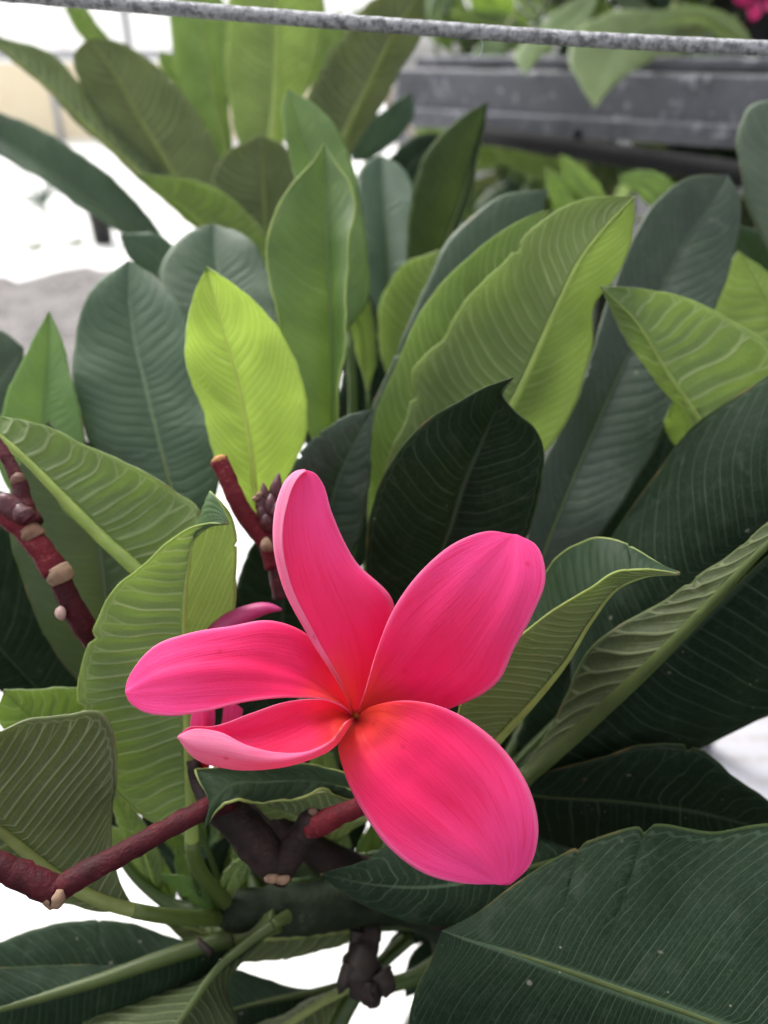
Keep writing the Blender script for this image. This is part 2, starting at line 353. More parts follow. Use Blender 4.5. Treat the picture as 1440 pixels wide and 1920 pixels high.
    q = np.stack([idx[:-1, :-1], idx[:-1, 1:], idx[1:, 1:], idx[1:, :-1]], -1).reshape(-1, 4)
    if sg > 0: q = q[:, ::-1]
    bd = np.r_[idx[0, :-1], idx[:-1, -1], idx[-1, :0:-1], idx[:0:-1, 0]]; b2 = np.roll(bd, -1)
    rim = np.stack([bd, b2, b2+o, bd+o], -1)
    if sg < 0: rim = rim[:, ::-1]
    F = np.vstack([q, q[:, ::-1]+o, rim]); mi = np.r_[np.zeros(len(q)), np.ones(len(q)), np.full(len(rim), 2)]
    co = np.stack([f, np.broadcast_to(sv[None], (nt, ns)), np.broadcast_to(tj, (nt, ns))], -1).reshape(-1, 3)
    base = G[0, nh-1]
    o_ = mesh_obj('leaf', V, F, LEAF[kind][:3], base, plant, mi, {'leaf_co': np.vstack([co, co])})
    # midrib: thick under the blade, a low ridge on top
    C = G[:, nh-1]; nm = n2[:, nh-1]; kw = max(5, nt//8); nm = np.stack([np.convolve(np.pad(nm[:, q_], kw, mode='edge'), np.ones(2*kw+1)/(2*kw+1), 'valid') for q_ in range(3)], 1); nm /= np.linalg.norm(nm, axis=1)[:, None] + 1e-12; tot = np.linalg.norm(np.diff(C, axis=0), axis=1).sum()
    r0 = rib*min(.0021, .018*tot); r = r0*(1 - t**ribpow*.93)
    if ribfade: r = r*np.clip(t/ribfade, .04, 1)**.7
    V, F2 = tube_mesh(C[::2] - nm[::2]*(r[::2]*.62)[:, None], r[::2], 12, (.95, 1.0), nm[::2])
    mesh_obj('midrib', V, F2, [LEAF[kind][3]], base, o_)
    if margin:
        for jj in (0, ns-1):
            tube('margin', G[::2, jj], margin*np.clip(np.sin(np.pi*np.linspace(.02, .985, len(G[::2, jj])))*3, .25, 1), LEAF[kind][3], o_, 6)
    if petiole and attach is not None:
        p0 = base - nm[0]*r0*.7; dr_ = C[0]-C[6]; dr_ /= np.linalg.norm(dr_); p3 = np.asarray(attach, float); L_ = np.linalg.norm(p3-p0)
        u = np.linspace(0, 1, 16)[:, None]; p1 = p0 + dr_*L_*.35; p2 = p3 + (p0-p3)*.25
        B = (1-u)**3*p0 + 3*(1-u)**2*u*p1 + 3*(1-u)*u**2*p2 + u**3*p3
        tube('petiole', B, r0*np.linspace(1.0, 1.3, 16), M_PET if pet else M_STEM, o_, 10)
    return o_

def auto_leaf(plant, kind, side, tip, base, wid, d, bend=0.0, **k):
    """a leaf given by its tip, base and width, for leaves mostly hidden or far out of focus"""
    a, b = np.array(tip[:2], float), np.array(base[:2], float); ax = a-b; Ln = np.linalg.norm(ax); ax /= Ln; pr = np.array([-ax[1], ax[0]])
    u = np.linspace(0, 1, 8); prof = np.sin(np.pi*u**.85)**.8*(1-.25*(1-u))
    mid = [b + ax*Ln*x + pr*bend*Ln*np.sin(np.pi*x) for x in u]
    L = [m + pr*wid*.5*p for m, p in zip(mid, prof)][::-1]; R = [m - pr*wid*.5*p for m, p in zip(mid, prof)][::-1]
    return leaf(plant, kind, side, mid[::-1], L, R, d, **k)

# ------------------------------------------------------------------ the ground and far things
def ground_mat():
    k = NT('pale_paving'); co = k.obj(); n1 = k.noise(co, 1.2, 5, .6); n2 = k.noise(co, 60, 4)
    col = k.mix(k.sstep(n1, .35, .7), (.80, .80, .78), (.70, .69, .67)); col = k.mix(k.sstep(n2, .6, .8, 0, .3), col, (.55, .53, .5))
    return k.done(k.bsdf(col, .8, .3, k.bump(n2, .3, .003)))
def gravel_mat():
    k = NT('grey_gravel'); co = k.obj(); v = k.voro(co, 26); n = k.noise(co, 4, 4)
    col = k.mix(k.sstep(v, .1, .6), (.26, .24, .235), (.11, .10, .10)); col = k.mix(k.sstep(n, .4, .65), col, (.20, .185, .18))
    return k.done(k.bsdf(col, .85, .3, k.bump(v, .8, .02)))
def sheet(name, x0, x1, y0, y1, z, mat, n=2):
    xs, ys = np.linspace(x0, x1, n), np.linspace(y0, y1, n); V = [[x, y, z] for y in ys for x in xs]
    F = [[j*n+i, j*n+i+1, (j+1)*n+i+1, (j+1)*n+i] for j in range(n-1) for i in range(n-1)]
    o = mesh_obj(name, V, F, [mat], [(x0+x1)/2, (y0+y1)/2, z], smooth=False); o['kind'] = 'structure'; return o
sheet('ground', -60, 60, -60, 60, 0, plain('low_bounce_ground', (.022, .022, .024), (.04, .04, .04), .8, 40, bump=.5, bd=.002), 12)  # ground outside the paving made dark to cut light bouncing onto the leaves
sheet('paving', -14, .16, .42, 40, .004, ground_mat(), 6)
gr = random.Random(3); e1 = [(-6+i*.12, 4.45+.22*math.sin(i*.7)+gr.uniform(-.16, .16)) for i in range(46)]; e2 = [(-6+i*.12, 2.2+gr.uniform(-.15, .15)) for i in range(46)]
gpath = mesh_obj('gravel_path', [(x, y, .008) for x, y in e2] + [(x, y, .008) for x, y in e1], [[i, i+1, 47+i, 46+i] for i in range(45)], [gravel_mat()], (-3, 3.3, .008), smooth=False); gpath['kind'] = 'structure'

# pale plastered yard wall with a coping rail, far behind
M_BEIGE = plain('beige_panel', (.82, .70, .50), (.85, .74, .54), .8, 3, bump=.1, bd=.002)
M_GREYPAINT = plain('grey_metal_far', (.30, .30, .33), (.38, .38, .40), .5, 20)
yw = thing('yard_fence', 'beige panel fence with grey posts and top rail far behind the leaves', 'fence', (-6, 12, 0))
x = -11.8
for i in range(9):
    box('panel', (x, 11.98, .02), (x+1.16, 12.02, .93), [M_BEIGE], yw)
    box('post', (x+1.16, 11.95, 0), (x+1.24, 12.05, .97), [M_GREYPAINT], yw); x += 1.24
box('top_rail', (-11.9, 11.93, .972), (-.6, 12.07, 1.07), [M_GREYPAINT], yw, .01)
pp = thing('pipe_frame', 'thin grey pipe frame upright rising above the beige fence', 'pipe frame', (-3.40, 12.3, 0))
tube('upright', np.array([[-3.40, 12.3, z] for z in np.linspace(0, 3.0, 6)]), .05, M_GREYPAINT, pp)
tube('crossbar', np.array([[x_, 12.3, 3.0] for x_ in np.linspace(-9.4, 2.6, 6)]), .05, M_GREYPAINT, pp)

k = NT('greenhouse_film'); M_FILM = k.done(k.leafy(k.bsdf((.85, .85, .85), .4, .4), (.95, .95, .95), .6))
gh = thing('greenhouse', 'white translucent film greenhouse wall beyond the beige fence', 'greenhouse', (-6, 14, 0))
x = -17.0
for i in range(4):
    box('film_panel', (x+.04, 13.99, .05), (x+4.0, 14.01, 3.4), [M_FILM], gh); box('post', (x-.036, 13.96, 0), (x+.036, 14.04, 3.45), [M_FILM], gh); x += 4.04
box('eave_rail', (-17.1, 13.94, 3.452), (-.6, 14.06, 3.55), [M_GREYPAINT], gh)
M_POT = plain('black_pot', (.010, .010, .010), (.02, .02, .02), .5, 60)
M_SOIL = plain('potting_soil', (.02, .014, .01), (.06, .04, .028), .9, 120, bump=1, bd=.004)
def pot(name, label, loc, r, h, group=None):
    t = thing(name, label, 'pot', loc, group); loc = np.asarray(loc, float)
    prof = [(0, 0), (r*.78, 0), (r*.96, h*.90), (r*1.06, h*.90), (r*1.08, h), (r*.98, h), (r*.95, h*.88), (0, h*.86)]
    def lathe(prof, nm, m):
        seg = 32; V = [[loc[0]+q[0]*math.cos(2*math.pi*j/seg), loc[1]+q[0]*math.sin(2*math.pi*j/seg), loc[2]+q[1]] for q in prof for j in range(seg)]
        F = [[i*seg+j, i*seg+(j+1) % seg, (i+1)*seg+(j+1) % seg, (i+1)*seg+j] for i in range(len(prof)-1) for j in range(seg)]
        return mesh_obj(nm, V, F, [m], loc, t)
    lathe(prof[:7], 'pot_wall', M_POT); lathe([(r*.945, h*.865), (r*.5, h*.885), (.001, h*.88)], 'soil', M_SOIL)
    return t
def ground_at(x, y, z=0.0):
    v = P(x, y, 1.0) - CAMP; return CAMP + v*((z - CAM_Z)/v[2])
gp = ground_at(195, 458)
pot('nursery_pot', 'small black nursery pot standing alone on the pale ground', gp, .075, .22)
sp = thing('spiky_plant', 'small spiky blue green plant in front of the white ground', 'plant', ground_at(95, 450) + np.array([0, 0, 0]))
M_SPIKE = plain('spike_leaf', (.05, .09, .06), (.10, .15, .10), .5, 30)
c0 = WORLD[sp.name]
tube('stem', np.array([c0, c0+[0, 0, .14], c0+[0, 0, .28]]), .012, M_SPIKE, sp)
for i in range(26):
    a = random.uniform(0, 6.28); l = random.uniform(.26, .42); e = random.uniform(.2, 1.3)
    dr_ = np.array([math.cos(a)*math.cos(e), math.sin(a)*math.cos(e), math.sin(e)]); b0 = c0 + [0, 0, random.uniform(.16, .28)]
    C = np.array([b0 + dr_*l*u + np.array([0, 0, -.10*u*u]) for u in np.linspace(0, 1, 7)])
    tube('blade', C, .007*(1-np.linspace(0, 1, 7)**1.5*.95), M_SPIKE, sp, 6, flat=(.3, 1))

M_WEED = plain('weed_leaf', (.07, .10, .03), (.13, .16, .05), .6, 60)
for wi, (x_, y_, lab) in enumerate(((135, 462, 'small yellow green weed on the pale ground near the black pot'), (262, 448, 'scrubby weed behind the lower end of the dark leaf'), (60, 470, 'tiny weed tuft on the white paving'))):
    c0 = ground_at(x_, y_); t = thing('weed', lab, 'weed', c0)
    for i in range(14):
        a = random.uniform(0, 6.28); l = random.uniform(.06, .16); e = random.uniform(.1, 1.0); dr_ = np.array([math.cos(a)*math.cos(e), math.sin(a)*math.cos(e), math.sin(e)])
        C = np.array([c0 + dr_*l*u + np.array([0, 0, .005-.04*u*u]) for u in np.linspace(0, 1, 5)]); tube('blade', C, .008*(1-np.linspace(0, 1, 5)**2*.9), M_WEED, t, 5, flat=(.3, 1))

# ------------------------------------------------------------------ bench, pipe, wire
def galv(name, c1, c2, c3, scale, rough, bd):
    k = NT(name); co = k.obj(); n1 = k.noise(co, scale, 5, .65); n2 = k.noise(co, scale*6, 4, .7)
    col = k.mix(k.sstep(n1, .35, .62), c1, c2); col = k.mix(k.sstep(n2, .55, .72, 0, .8), col, c3)
    return k.done(k.bsdf(col, rough, .5, k.bump(k.math('ADD', n1, n2), .9, bd), .15))
M_WIRE = galv('galvanised_wire', (.24, .24, .26), (.70, .70, .74), (.06, .06, .055), 420, .65, .0011)
M_BEAM = galv('weathered_steel', (.050, .051, .060), (.115, .118, .135), (.44, .44, .48), 8, .5, .001)
M_PIPE = plain('black_pipe', (.006, .006, .007), (.012, .012, .013), .8, 50, spec=.15)

wr = thing('trellis_wire', 'rough galvanised steel wire stretched taut above the plumeria leaves', 'wire', P(720, 46, .25))
wp = [(-2400, -150, .25), (-900, -68, .25), (0, -12, .25), (280, 12, .25), (720, 47, .25), (1100, 74, .25), (1440, 91, .25), (2200, 124, .25), (3900, 180, .25)]
C, _ = px_curve(wp, 700)
tube('wire_strand', C, .0022, M_WIRE, wr, 14, rough=.05, seed=4)
M_WEB = plain('cobweb', (.7, .7, .68), (.8, .8, .78), .6, 100)
for nm, pts, lab in (('cobweb_thread', [(900, 70, .252), (905, 85, .252), (899, 106, .252)], 'fine curled cobweb thread hanging under the wire'),
                     ('lint_strand', [(1290, 84, .252), (1291, 90, .252), (1285, 97, .252)], 'tiny white lint strand stuck under the wire')):
    C, _ = px_curve(pts, 12); o = tube(nm, C, .00009 if 'web' in nm else .00025, M_WEB, None, 6); o['label'] = lab; o['category'] = 'thread'

bl, br = P(742, 165, 1.20), P(1440, 218, .90); bz = .990; bdir = (br-bl); bdir[2] = 0; bdir /= np.linalg.norm(bdir); bnrm = np.array([-bdir[1], bdir[0], 0])
if bnrm[1] < 0: bnrm = -bnrm
bench = thing('plant_bench', 'weathered grey steel nursery bench carrying potted plants', 'bench', [bl[0], bl[1], 0])
def obox(name, a, u, l, v, w, z0, z1, mat, parent):
    V = [a + u*i*l + v*j*w + np.array([0, 0, z]) for i in (0, 1) for j in (0, 1) for z in (z0, z1)]
    V = [[q[0], q[1], z] for q, z in zip(V, [z0, z1]*4)]
    F = [[0, 1, 3, 2], [4, 6, 7, 5], [0, 4, 5, 1], [2, 3, 7, 6], [0, 2, 6, 4], [1, 5, 7, 3]]
    o = mesh_obj(name, V, F, [mat], V[0], parent, smooth=False); b = o.modifiers.new('bevel', 'BEVEL'); b.width = .004; b.segments = 2; return o
ba = np.array([bl[0], bl[1], 0])
obox('front_beam', ba, bdir, 1.75, bnrm, .03, bz-.038, bz+.038, M_BEAM, bench)
obox('front_lip', ba - bnrm*.012, bdir, 1.75, bnrm, .011, bz-.037, bz-.012, M_BEAM, bench)
for i in range(9): obox('slat', ba + bnrm*(.045+i*.09), bdir, 1.75, bnrm, .07, bz+.039, bz+.055, M_BEAM, bench)
obox('back_beam', ba + bnrm*.83, bdir, 1.75, bnrm, .03, bz-.038, bz+.038, M_BEAM, bench)
for u in (.62, 1.6):
    for v in (.035, .79): obox('leg', ba + bdir*u + bnrm*v, bdir, .04, bnrm, .04, 0, bz-.039 if v < .5 else bz+.038, M_BEAM, bench)
pa, pb = P(880, 248, 1.12), P(1440, 335, .86); pdv = (pb-pa)/np.linalg.norm(pb-pa)
pt = thing('irrigation_pipe', 'black irrigation pipe running below the grey bench beam', 'pipe', pa)
tube('pipe_run', np.array([pa + pdv*s for s in np.linspace(0, 1.2, 12)]), .013, M_PIPE, pt)
stc = pa + pdv*.2
for s in (.18, .75): tube('drip_riser', np.array([pa+pdv*s, pa+pdv*s+[0, 0, .012], pa+pdv*s+[0, 0, .022]]), .006, M_PIPE, pt)

# ------------------------------------------------------------------ printed white sheet on the ground
k = NT('printed_sheet'); co = k.n('ShaderNodeSeparateXYZ'); k.put(co.inputs[0], k.obj()); X, Y = co.outputs[0], co.outputs[1]
row = k.math('ABSOLUTE', k.math('SUBTRACT', k.math('FRACT', k.math('MULTIPLY', Y, 21.0)), .5))
ink = k.math('MULTIPLY', k.sstep(row, .10, .2, 1, 0), k.sstep(k.noise(k.comb(k.math('MULTIPLY', X, 70), k.math('MULTIPLY', Y, 25), 0.0), 1.0, 3), .42, .52))
M_SHEET = k.done(k.bsdf(k.mix(k.math('MULTIPLY', ink, .55), (.60, .59, .64), (.42, .39, .34)), .6, .4))
sg_ = ground_at(1400, 1425, .006)
ps = sheet('printed_sheet', sg_[0]-.26, sg_[0]+.22, sg_[1]-.13, sg_[1]+.17, .012, M_SHEET); del ps['kind']
ps['label'] = 'white printed sheet with faint lines of text lying behind dark leaves'; ps['category'] = 'sheet'
sd_ = ps.modifiers.new('thick', 'SOLIDIFY'); sd_.thickness = .004

# ------------------------------------------------------------------ front plumeria
FP0 = np.array([.15, .34, 0])
FP = thing('plumeria_plant', 'plumeria with one open hot pink flower, red stalks and large glossy leaves', 'plant', FP0)
SA, SB, SC, SD, TR = P(620, 1200, .36), P(440, 1712, .275), P(885, 1530, .305), P(230, 1330, .33), P(850, 1740, .315)
pot('plant_pot', 'black plastic pot holding the pink flowered plumeria', FP0*np.array([1, 1, 0]), .14, .25)
def spline(pts, n=40):
    p = np.asarray(pts, float); idx = np.r_[0, np.cumsum(np.linalg.norm(np.diff(p, axis=0), axis=1))]
    q = np.c_[idx, np.zeros(len(p)), p]; return crom(q, n)[:, 2:]
tube('trunk', spline([FP0+[0, 0, .2], FP0+[-.01, -.02, .4], P(880, 1900, .34), TR]), np.linspace(.016, .010, 40), M_BARK, FP, 16, rough=.06, seed=1)
stalk('branch', [(845, 1735, .315, .009), (780, 1695, .30, .0085), (690, 1692, .288, .0082), (590, 1703, .28, .0085), (500, 1708, .275, .0080), (430, 1708, .272, .006), (395, 1700, .272, .002)], M_BARK, FP, 36, rough=.07, seed=2, seg=18)
tube('branch', spline([TR, P(800, 1600, .38), P(700, 1400, .385), SA, P(612, 1130, .365)]), np.linspace(.009, .005, 40), M_BARK, FP, 14, rough=.05)
tube('branch', spline([TR, P(880, 1640, .312), SC, P(888, 1480, .30)]), np.linspace(.008, .004, 40), M_BARK, FP, 14, rough=.05)

# leaves, right side
L = leaf
L(FP, 'old', 'T', [(1750, 2080), (1600, 2020), (1440, 1960), (1300, 1905), (1180, 1862), (1050, 1815), (950, 1782), (880, 1762), (830, 1745)],
  [(1750, 2080), (1800, 1850), (1650, 1620), (1500, 1548), (1400, 1545), (1330, 1556), (1290, 1552), (1240, 1545), (1150, 1562), (1060, 1600), (980, 1650), (900, 1710), (830, 1745)],
  [(1750, 2080), (1600, 2200), (1300, 2250), (1000, 2150), (800, 2030), (765, 1930), (780, 1860), (810, 1800), (830, 1745)],
  (.225, .175), .015, .02, 40, 1.5, .06, .0012, rib=.68, ribpow=2.0, ribfade=.3, petiole=False)
L(FP, 'old', 'T', [(600, 1640), (700, 1660), (800, 1665), (900, 1650), (1010, 1620), (1100, 1600)],
  [(600, 1640), (680, 1615), (740, 1570), (850, 1540), (980, 1560), (1050, 1585), (1100, 1597)],
  [(600, 1640), (670, 1690), (740, 1720), (830, 1737), (920, 1725), (1010, 1680), (1100, 1603)], (.25, .235), .02, -.004, 14, .8, attach=TR)
L(FP, 'old', 'T', [(1520, 1580), (1300, 1520), (1150, 1500), (1000, 1490), (940, 1480)],
  [(1520, 1580), (1440, 1500), (1370, 1450), (1310, 1402), (1200, 1400), (1080, 1430), (940, 1480)],
  [(1520, 1580), (1400, 1620), (1200, 1640), (1060, 1600), (980, 1550), (940, 1480)], (.275, .255), -.01, .03, 16, .8, attach=SC)
# folded leaf with its pale underside stripe
L(FP, 'old', 'U', [(1640, 850), (1500, 962), (1440, 1015), (1330, 1130), (1230, 1232), (1130, 1322), (1040, 1400), (980, 1450), (940, 1490)],
  [(1640, 850), (1500, 945), (1440, 985), (1330, 1065), (1230, 1130), (1150, 1180), (1100, 1230), (1060, 1310), (1010, 1400), (940, 1490)],
  [(1640, 850), (1505, 975), (1450, 1022), (1342, 1137), (1242, 1240), (1140, 1330), (1048, 1406), (985, 1456), (940, 1492)],
  (.262, .20), .010, .03, 17, 1.3, .05, .0006, slant=(-.13, .02, .02), rib=1.35, ribpow=1.2, attach=P(860, 1570, .30))
L(FP, 'old', 'T', [(1640, 820), (1440, 1005), (1230, 1160), (1120, 1290), (1080, 1365)],
  [(1640, 820), (1600, 650), (1500, 655), (1440, 698), (1340, 772), (1250, 865), (1170, 965), (1120, 1060), (1080, 1200), (1078, 1365)],
  [(1640, 820), (1600, 1000), (1440, 1200), (1250, 1300), (1140, 1350), (1082, 1366)], (.285, .235), .022, .01, 26, 1.2, .16, .0008, attach=SC)
L(FP, 'old', 'T', [(1640, 870), (1440, 1045), (1250, 1225), (1100, 1360), (960, 1485)],
  [(1640, 870), (1500, 960), (1330, 1090), (1180, 1220), (1060, 1370), (960, 1485)],
  [(1640, 870), (1680, 1050), (1620, 1220), (1510, 1310), (1430, 1355), (1360, 1385), (1270, 1415), (1150, 1445), (1040, 1470), (960, 1487)],
  (.272, .222), .01, .022, 20, 1.2, .06, .0006, slant=(.04, .04, .05), attach=SC)
# leaf with the pointed pale tip beside the flower
L(FP, 'fold', 'U', [(1275, 1077), (1210, 1081), (1160, 1101), (1110, 1160), (1060, 1240), (1000, 1312), (940, 1375), (890, 1430)],
  [(1275, 1075), (1210, 1068), (1150, 1074), (1100, 1103), (1040, 1150), (985, 1185), (930, 1225), (880, 1280), (860, 1340), (860, 1400), (890, 1430)],
  [(1275, 1073), (1220, 1048), (1160, 1020), (1115, 1010), (1060, 1030), (1010, 1085), (960, 1140), (920, 1220), (900, 1330), (890, 1430)],
  (.24, .208), -.002, .022, 34, 1.3, .04, .0005, pucker=.0004, slant=(-.10, .03, .02), margin=.00035, attach=P(800, 1460, .30))
# dark leaf behind the upper petals
L(FP, 'old', 'T', [(962, 708), (948, 728), (930, 770), (895, 850), (870, 910), (845, 990), (820, 1060), (800, 1150), (780, 1260)],
  [(962, 708), (910, 725), (850, 760), (790, 800), (740, 850), (705, 920), (688, 1000), (690, 1080), (720, 1180), (780, 1260)],
  [(962, 708), (942, 735), (965, 765), (1000, 795), (1018, 840), (1015, 910), (995, 980), (960, 1060), (900, 1160), (780, 1260)],
  (.30, .238), -.010, -.012, 22, 1.3, .06, .0006, attach=SA)
# the pale centre leaf and the two behind it
L(FP, 'mid', 'U', [(1190, 368), (1130, 430), (1085, 490), (1050, 560), (1010, 650), (970, 740), (920, 830), (860, 930), (800, 1040)],
  [(1190, 368), (1100, 372), (1040, 395), (985, 440), (955, 480), (905, 530), (870, 565), (848, 600), (835, 630), (795, 665), (772, 695), (770, 740), (755, 800), (730, 850), (720, 930), (790, 1040)],
  [(1190, 368), (1187, 420), (1172, 480), (1150, 530), (1118, 570), (1110, 650), (1085, 740), (1050, 800), (1020, 850), (960, 930), (880, 1000), (805, 1045)],
  (.32, .262), .004, .018, 34, 1.5, .05, .0006, slant=(.07, .13, .06), rib=1.25, attach=SA)
L(FP, 'lime', 'U', [(1032, 392), (960, 500), (890, 600), (820, 720), (760, 830), (725, 930), (695, 1040)],
  [(1032, 390), (960, 420), (870, 490), (820, 540), (780, 600), (745, 680), (712, 750), (698, 800), (695, 880), (690, 960), (690, 1040)],
  [(1032, 394), (1000, 500), (950, 620), (880, 740), (800, 850), (740, 950), (697, 1040)], (.325, .285), .0, .01, 32, 1.2, .04, .0005, slant=(.05, .05, .06), attach=SA)
L(FP, 'blue', 'T', [(1026, 357), (960, 450), (890, 560), (820, 680), (760, 780), (705, 880)],
  [(1026, 355), (940, 368), (880, 410), (840, 450), (800, 530), (760, 620), (730, 690), (700, 760), (690, 870)],
  [(1026, 360), (1000, 470), (930, 600), (850, 720), (770, 820), (705, 882)], (.345, .345), .0, .01, 24, 1.0, attach=SA)
# right edge
L(FP, 'mid', 'U', [(1125, 537), (1190, 600), (1245, 690), (1305, 780), (1360, 880), (1400, 960)],
  [(1125, 537), (1210, 541), (1300, 563), (1380, 603), (1440, 648), (1500, 720), (1530, 800), (1480, 900), (1400, 960)],
  [(1125, 537), (1150, 590), (1207, 690), (1290, 785), (1350, 890), (1400, 960)], (.30, .272), .0, .008, 15, 1.2, .05, .0005, slant=(.0, .06, .04), attach=SC)
L(FP, 'slate', 'T', [(1365, 330), (1330, 385), (1290, 445), (1240, 540), (1180, 660), (1120, 790), (1065, 920), (1015, 1050), (985, 1150)],
  [(1365, 328), (1290, 333), (1230, 378), (1190, 440), (1150, 540), (1110, 660), (1060, 790), (1020, 870), (990, 1000), (980, 1150)],
  [(1365, 328), (1388, 380), (1388, 420), (1370, 500), (1340, 580), (1300, 680), (1260, 780), (1200, 890), (1130, 1000), (1060, 1090), (990, 1150)],
  (.315, .345), -.004, -.008, 34, 1.4, .05, .0006, attach=SC)
L(FP, 'dusty', 'T', [(1475, 185), (1500, 350), (1520, 500), (1540, 640)], [(1475, 185), (1405, 200), (1383, 250), (1390, 340), (1410, 410), (1440, 470), (1490, 560), (1540, 640)],
  [(1475, 185), (1560, 250), (1600, 400), (1540, 640)], (.40, .35), -.01, .0, 20, .9, .1, attach=SC, rib=.8)
L(FP, 'blue', 'T', [(1375, 420), (1430, 530), (1500, 680)], [(1375, 420), (1350, 500), (1380, 600), (1500, 680)], [(1375, 420), (1440, 440), (1500, 540), (1500, 680)], (.42, .39), 0, 0, 18, .8, attach=SC)
L(FP, 'mid', 'U', [(1385, 470), (1460, 600), (1540, 740)], [(1385, 470), (1340, 545), (1350, 640), (1440, 740), (1540, 742)], [(1385, 470), (1450, 520), (1510, 610), (1540, 740)], (.39, .36), 0, 0, 18, .8, attach=SC)
L(FP, 'mid', 'T', [(1262, 752), (1290, 800), (1330, 880)], [(1262, 752), (1245, 790), (1270, 840), (1330, 880)], [(1262, 752), (1310, 770), (1340, 820), (1330, 880)], (.33, .31), 0, 0, 10, .6, attach=SC)

# left side, upright leaves
L(FP, 'young', 'U', [(388, 500), (402, 560), (420, 625), (442, 700), (458, 775), (470, 850), (478, 930), (500, 1010)],
  [(388, 500), (368, 540), (354, 590), (347, 660), (358, 715), (380, 770), (400, 850), (430, 925), (495, 1010)],
  [(388, 500), (455, 545), (515, 605), (555, 680), (575, 760), (575, 815), (550, 880), (510, 950), (502, 1010)], (.30, .262), -.003, .006, 29, 1.5, .06, .0005, slant=(.12, .13, .10), attach=SA)
L(FP, 'lime', 'T', [(607, 270), (611, 350), (614, 450), (620, 560), (624, 680), (624, 780), (625, 900)],
  [(607, 268), (590, 300), (545, 350), (512, 410), (502, 460), (508, 540), (525, 620), (545, 700), (570, 780), (600, 850), (624, 900)],
  [(607, 268), (625, 300), (655, 345), (668, 390), (655, 450), (645, 520), (648, 600), (645, 680), (635, 760), (627, 900)], (.315, .325), -.008, -.014, 26, 1.3, .04, .0004, margin=.0005, attach=SA)
L(FP, 'lime', 'T', [(540, 170), (560, 240), (590, 330), (620, 450), (650, 620)], [(540, 168), (530, 200), (532, 250), (548, 310), (570, 400), (600, 500), (648, 620)],
  [(540, 168), (590, 195), (635, 245), (662, 310), (680, 400), (690, 480), (692, 560), (652, 620)], (.37, .38), -.006, -.006, 22, .9, attach=SA)
L(FP, 'blue', 'T', [(240, 488), (243, 560), (253, 640), (270, 710), (287, 780), (315, 890), (340, 980)],
  [(240, 488), (180, 535), (148, 600), (136, 670), (150, 780), (190, 870), (250, 930), (338, 980)],
  [(240, 488), (300, 525), (345, 590), (378, 680), (402, 790), (412, 890), (395, 950), (342, 980)], (.305, .325), -.006, -.006, 24, 1.3, .05, .0005, attach=SD)
L(FP, 'blue', 'T', [(400, 420), (405, 480), (420, 560), (440, 640), (460, 740)], [(400, 420), (345, 440), (305, 490), (300, 560), (340, 640), (455, 740)],
  [(400, 420), (465, 445), (505, 510), (520, 600), (510, 680), (462, 740)], (.35, .375), -.005, -.005, 20, .9, attach=SA)
L(FP, 'blue', 'T', [(225, 443), (280, 470), (330, 520), (370, 600)], [(225, 445), (240, 480), (280, 520), (365, 600)], [(225, 440), (290, 438), (335, 470), (370, 600)], (.40, .385), 0, 0, 12, .6, attach=SA)
L(FP, 'lime', 'T', [(92, 583), (90, 680), (82, 800), (80, 900), (100, 1000)], [(92, 583), (50, 660), (10, 750), (-10, 850), (30, 940), (98, 1000)],
  [(92, 583), (118, 640), (130, 700), (150, 760), (158, 820), (140, 920), (102, 1000)], (.30, .31), -.006, -.006, 24, 1.0, .05, attach=SD)
L(FP, 'blue', 'T', [(45, 652), (0, 720), (-60, 820)], [(45, 652), (10, 622), (-60, 600), (-110, 700), (-62, 820)], [(45, 652), (35, 730), (0, 800), (-58, 820)], (.36, .345), 0, 0, 14, .7, attach=SD)
L(FP, 'mid', 'U', [(-170, 730), (-80, 768), (0, 815), (60, 868), (130, 940), (200, 1012), (262, 1070), (305, 1120)],
  [(-170, 730), (-70, 760), (0, 777), (80, 797), (170, 838), (260, 880), (330, 920), (374, 958), (380, 990), (355, 1050), (305, 1120)],
  [(-170, 730), (-90, 785), (0, 832), (100, 925), (190, 1020), (305, 1120)], (.25, .24), .004, .014, 22, 1.3, .05, .0006, slant=(.02, .02, .05), rib=1.35, ribpow=1.1, attach=SD)
L(FP, 'olive', 'T', [(90, 790), (150, 890), (185, 1000), (198, 1100), (205, 1200), (215, 1330)], [(90, 790), (30, 880), (15, 970), (40, 1080), (80, 1180), (130, 1260), (213, 1330)],
  [(90, 790), (200, 900), (260, 1000), (280, 1100), (260, 1230), (217, 1330)], (.295, .275), -.004, -.004, 22, 1.0, .05, attach=SD)
L(FP, 'old', 'T', [(-150, 1090), (-60, 1160), (0, 1217), (50, 1270), (110, 1335)], [(-150, 1090), (-60, 990), (0, 975), (60, 1050), (125, 1180), (155, 1270), (112, 1335)],
  [(-150, 1090), (-60, 1240), (0, 1295), (108, 1338)], (.31, .29), -.005, -.005, 16, 1.0, attach=SD)
L(FP, 'lime', 'U', [(8, 1295), (50, 1335), (120, 1370), (240, 1400)], [(8, 1293), (60, 1294), (130, 1288), (200, 1300), (240, 1398)], [(8, 1295), (-5, 1340), (30, 1390), (120, 1430), (240, 1402)], (.27, .25), -.002, .004, 12, .8, attach=SB)
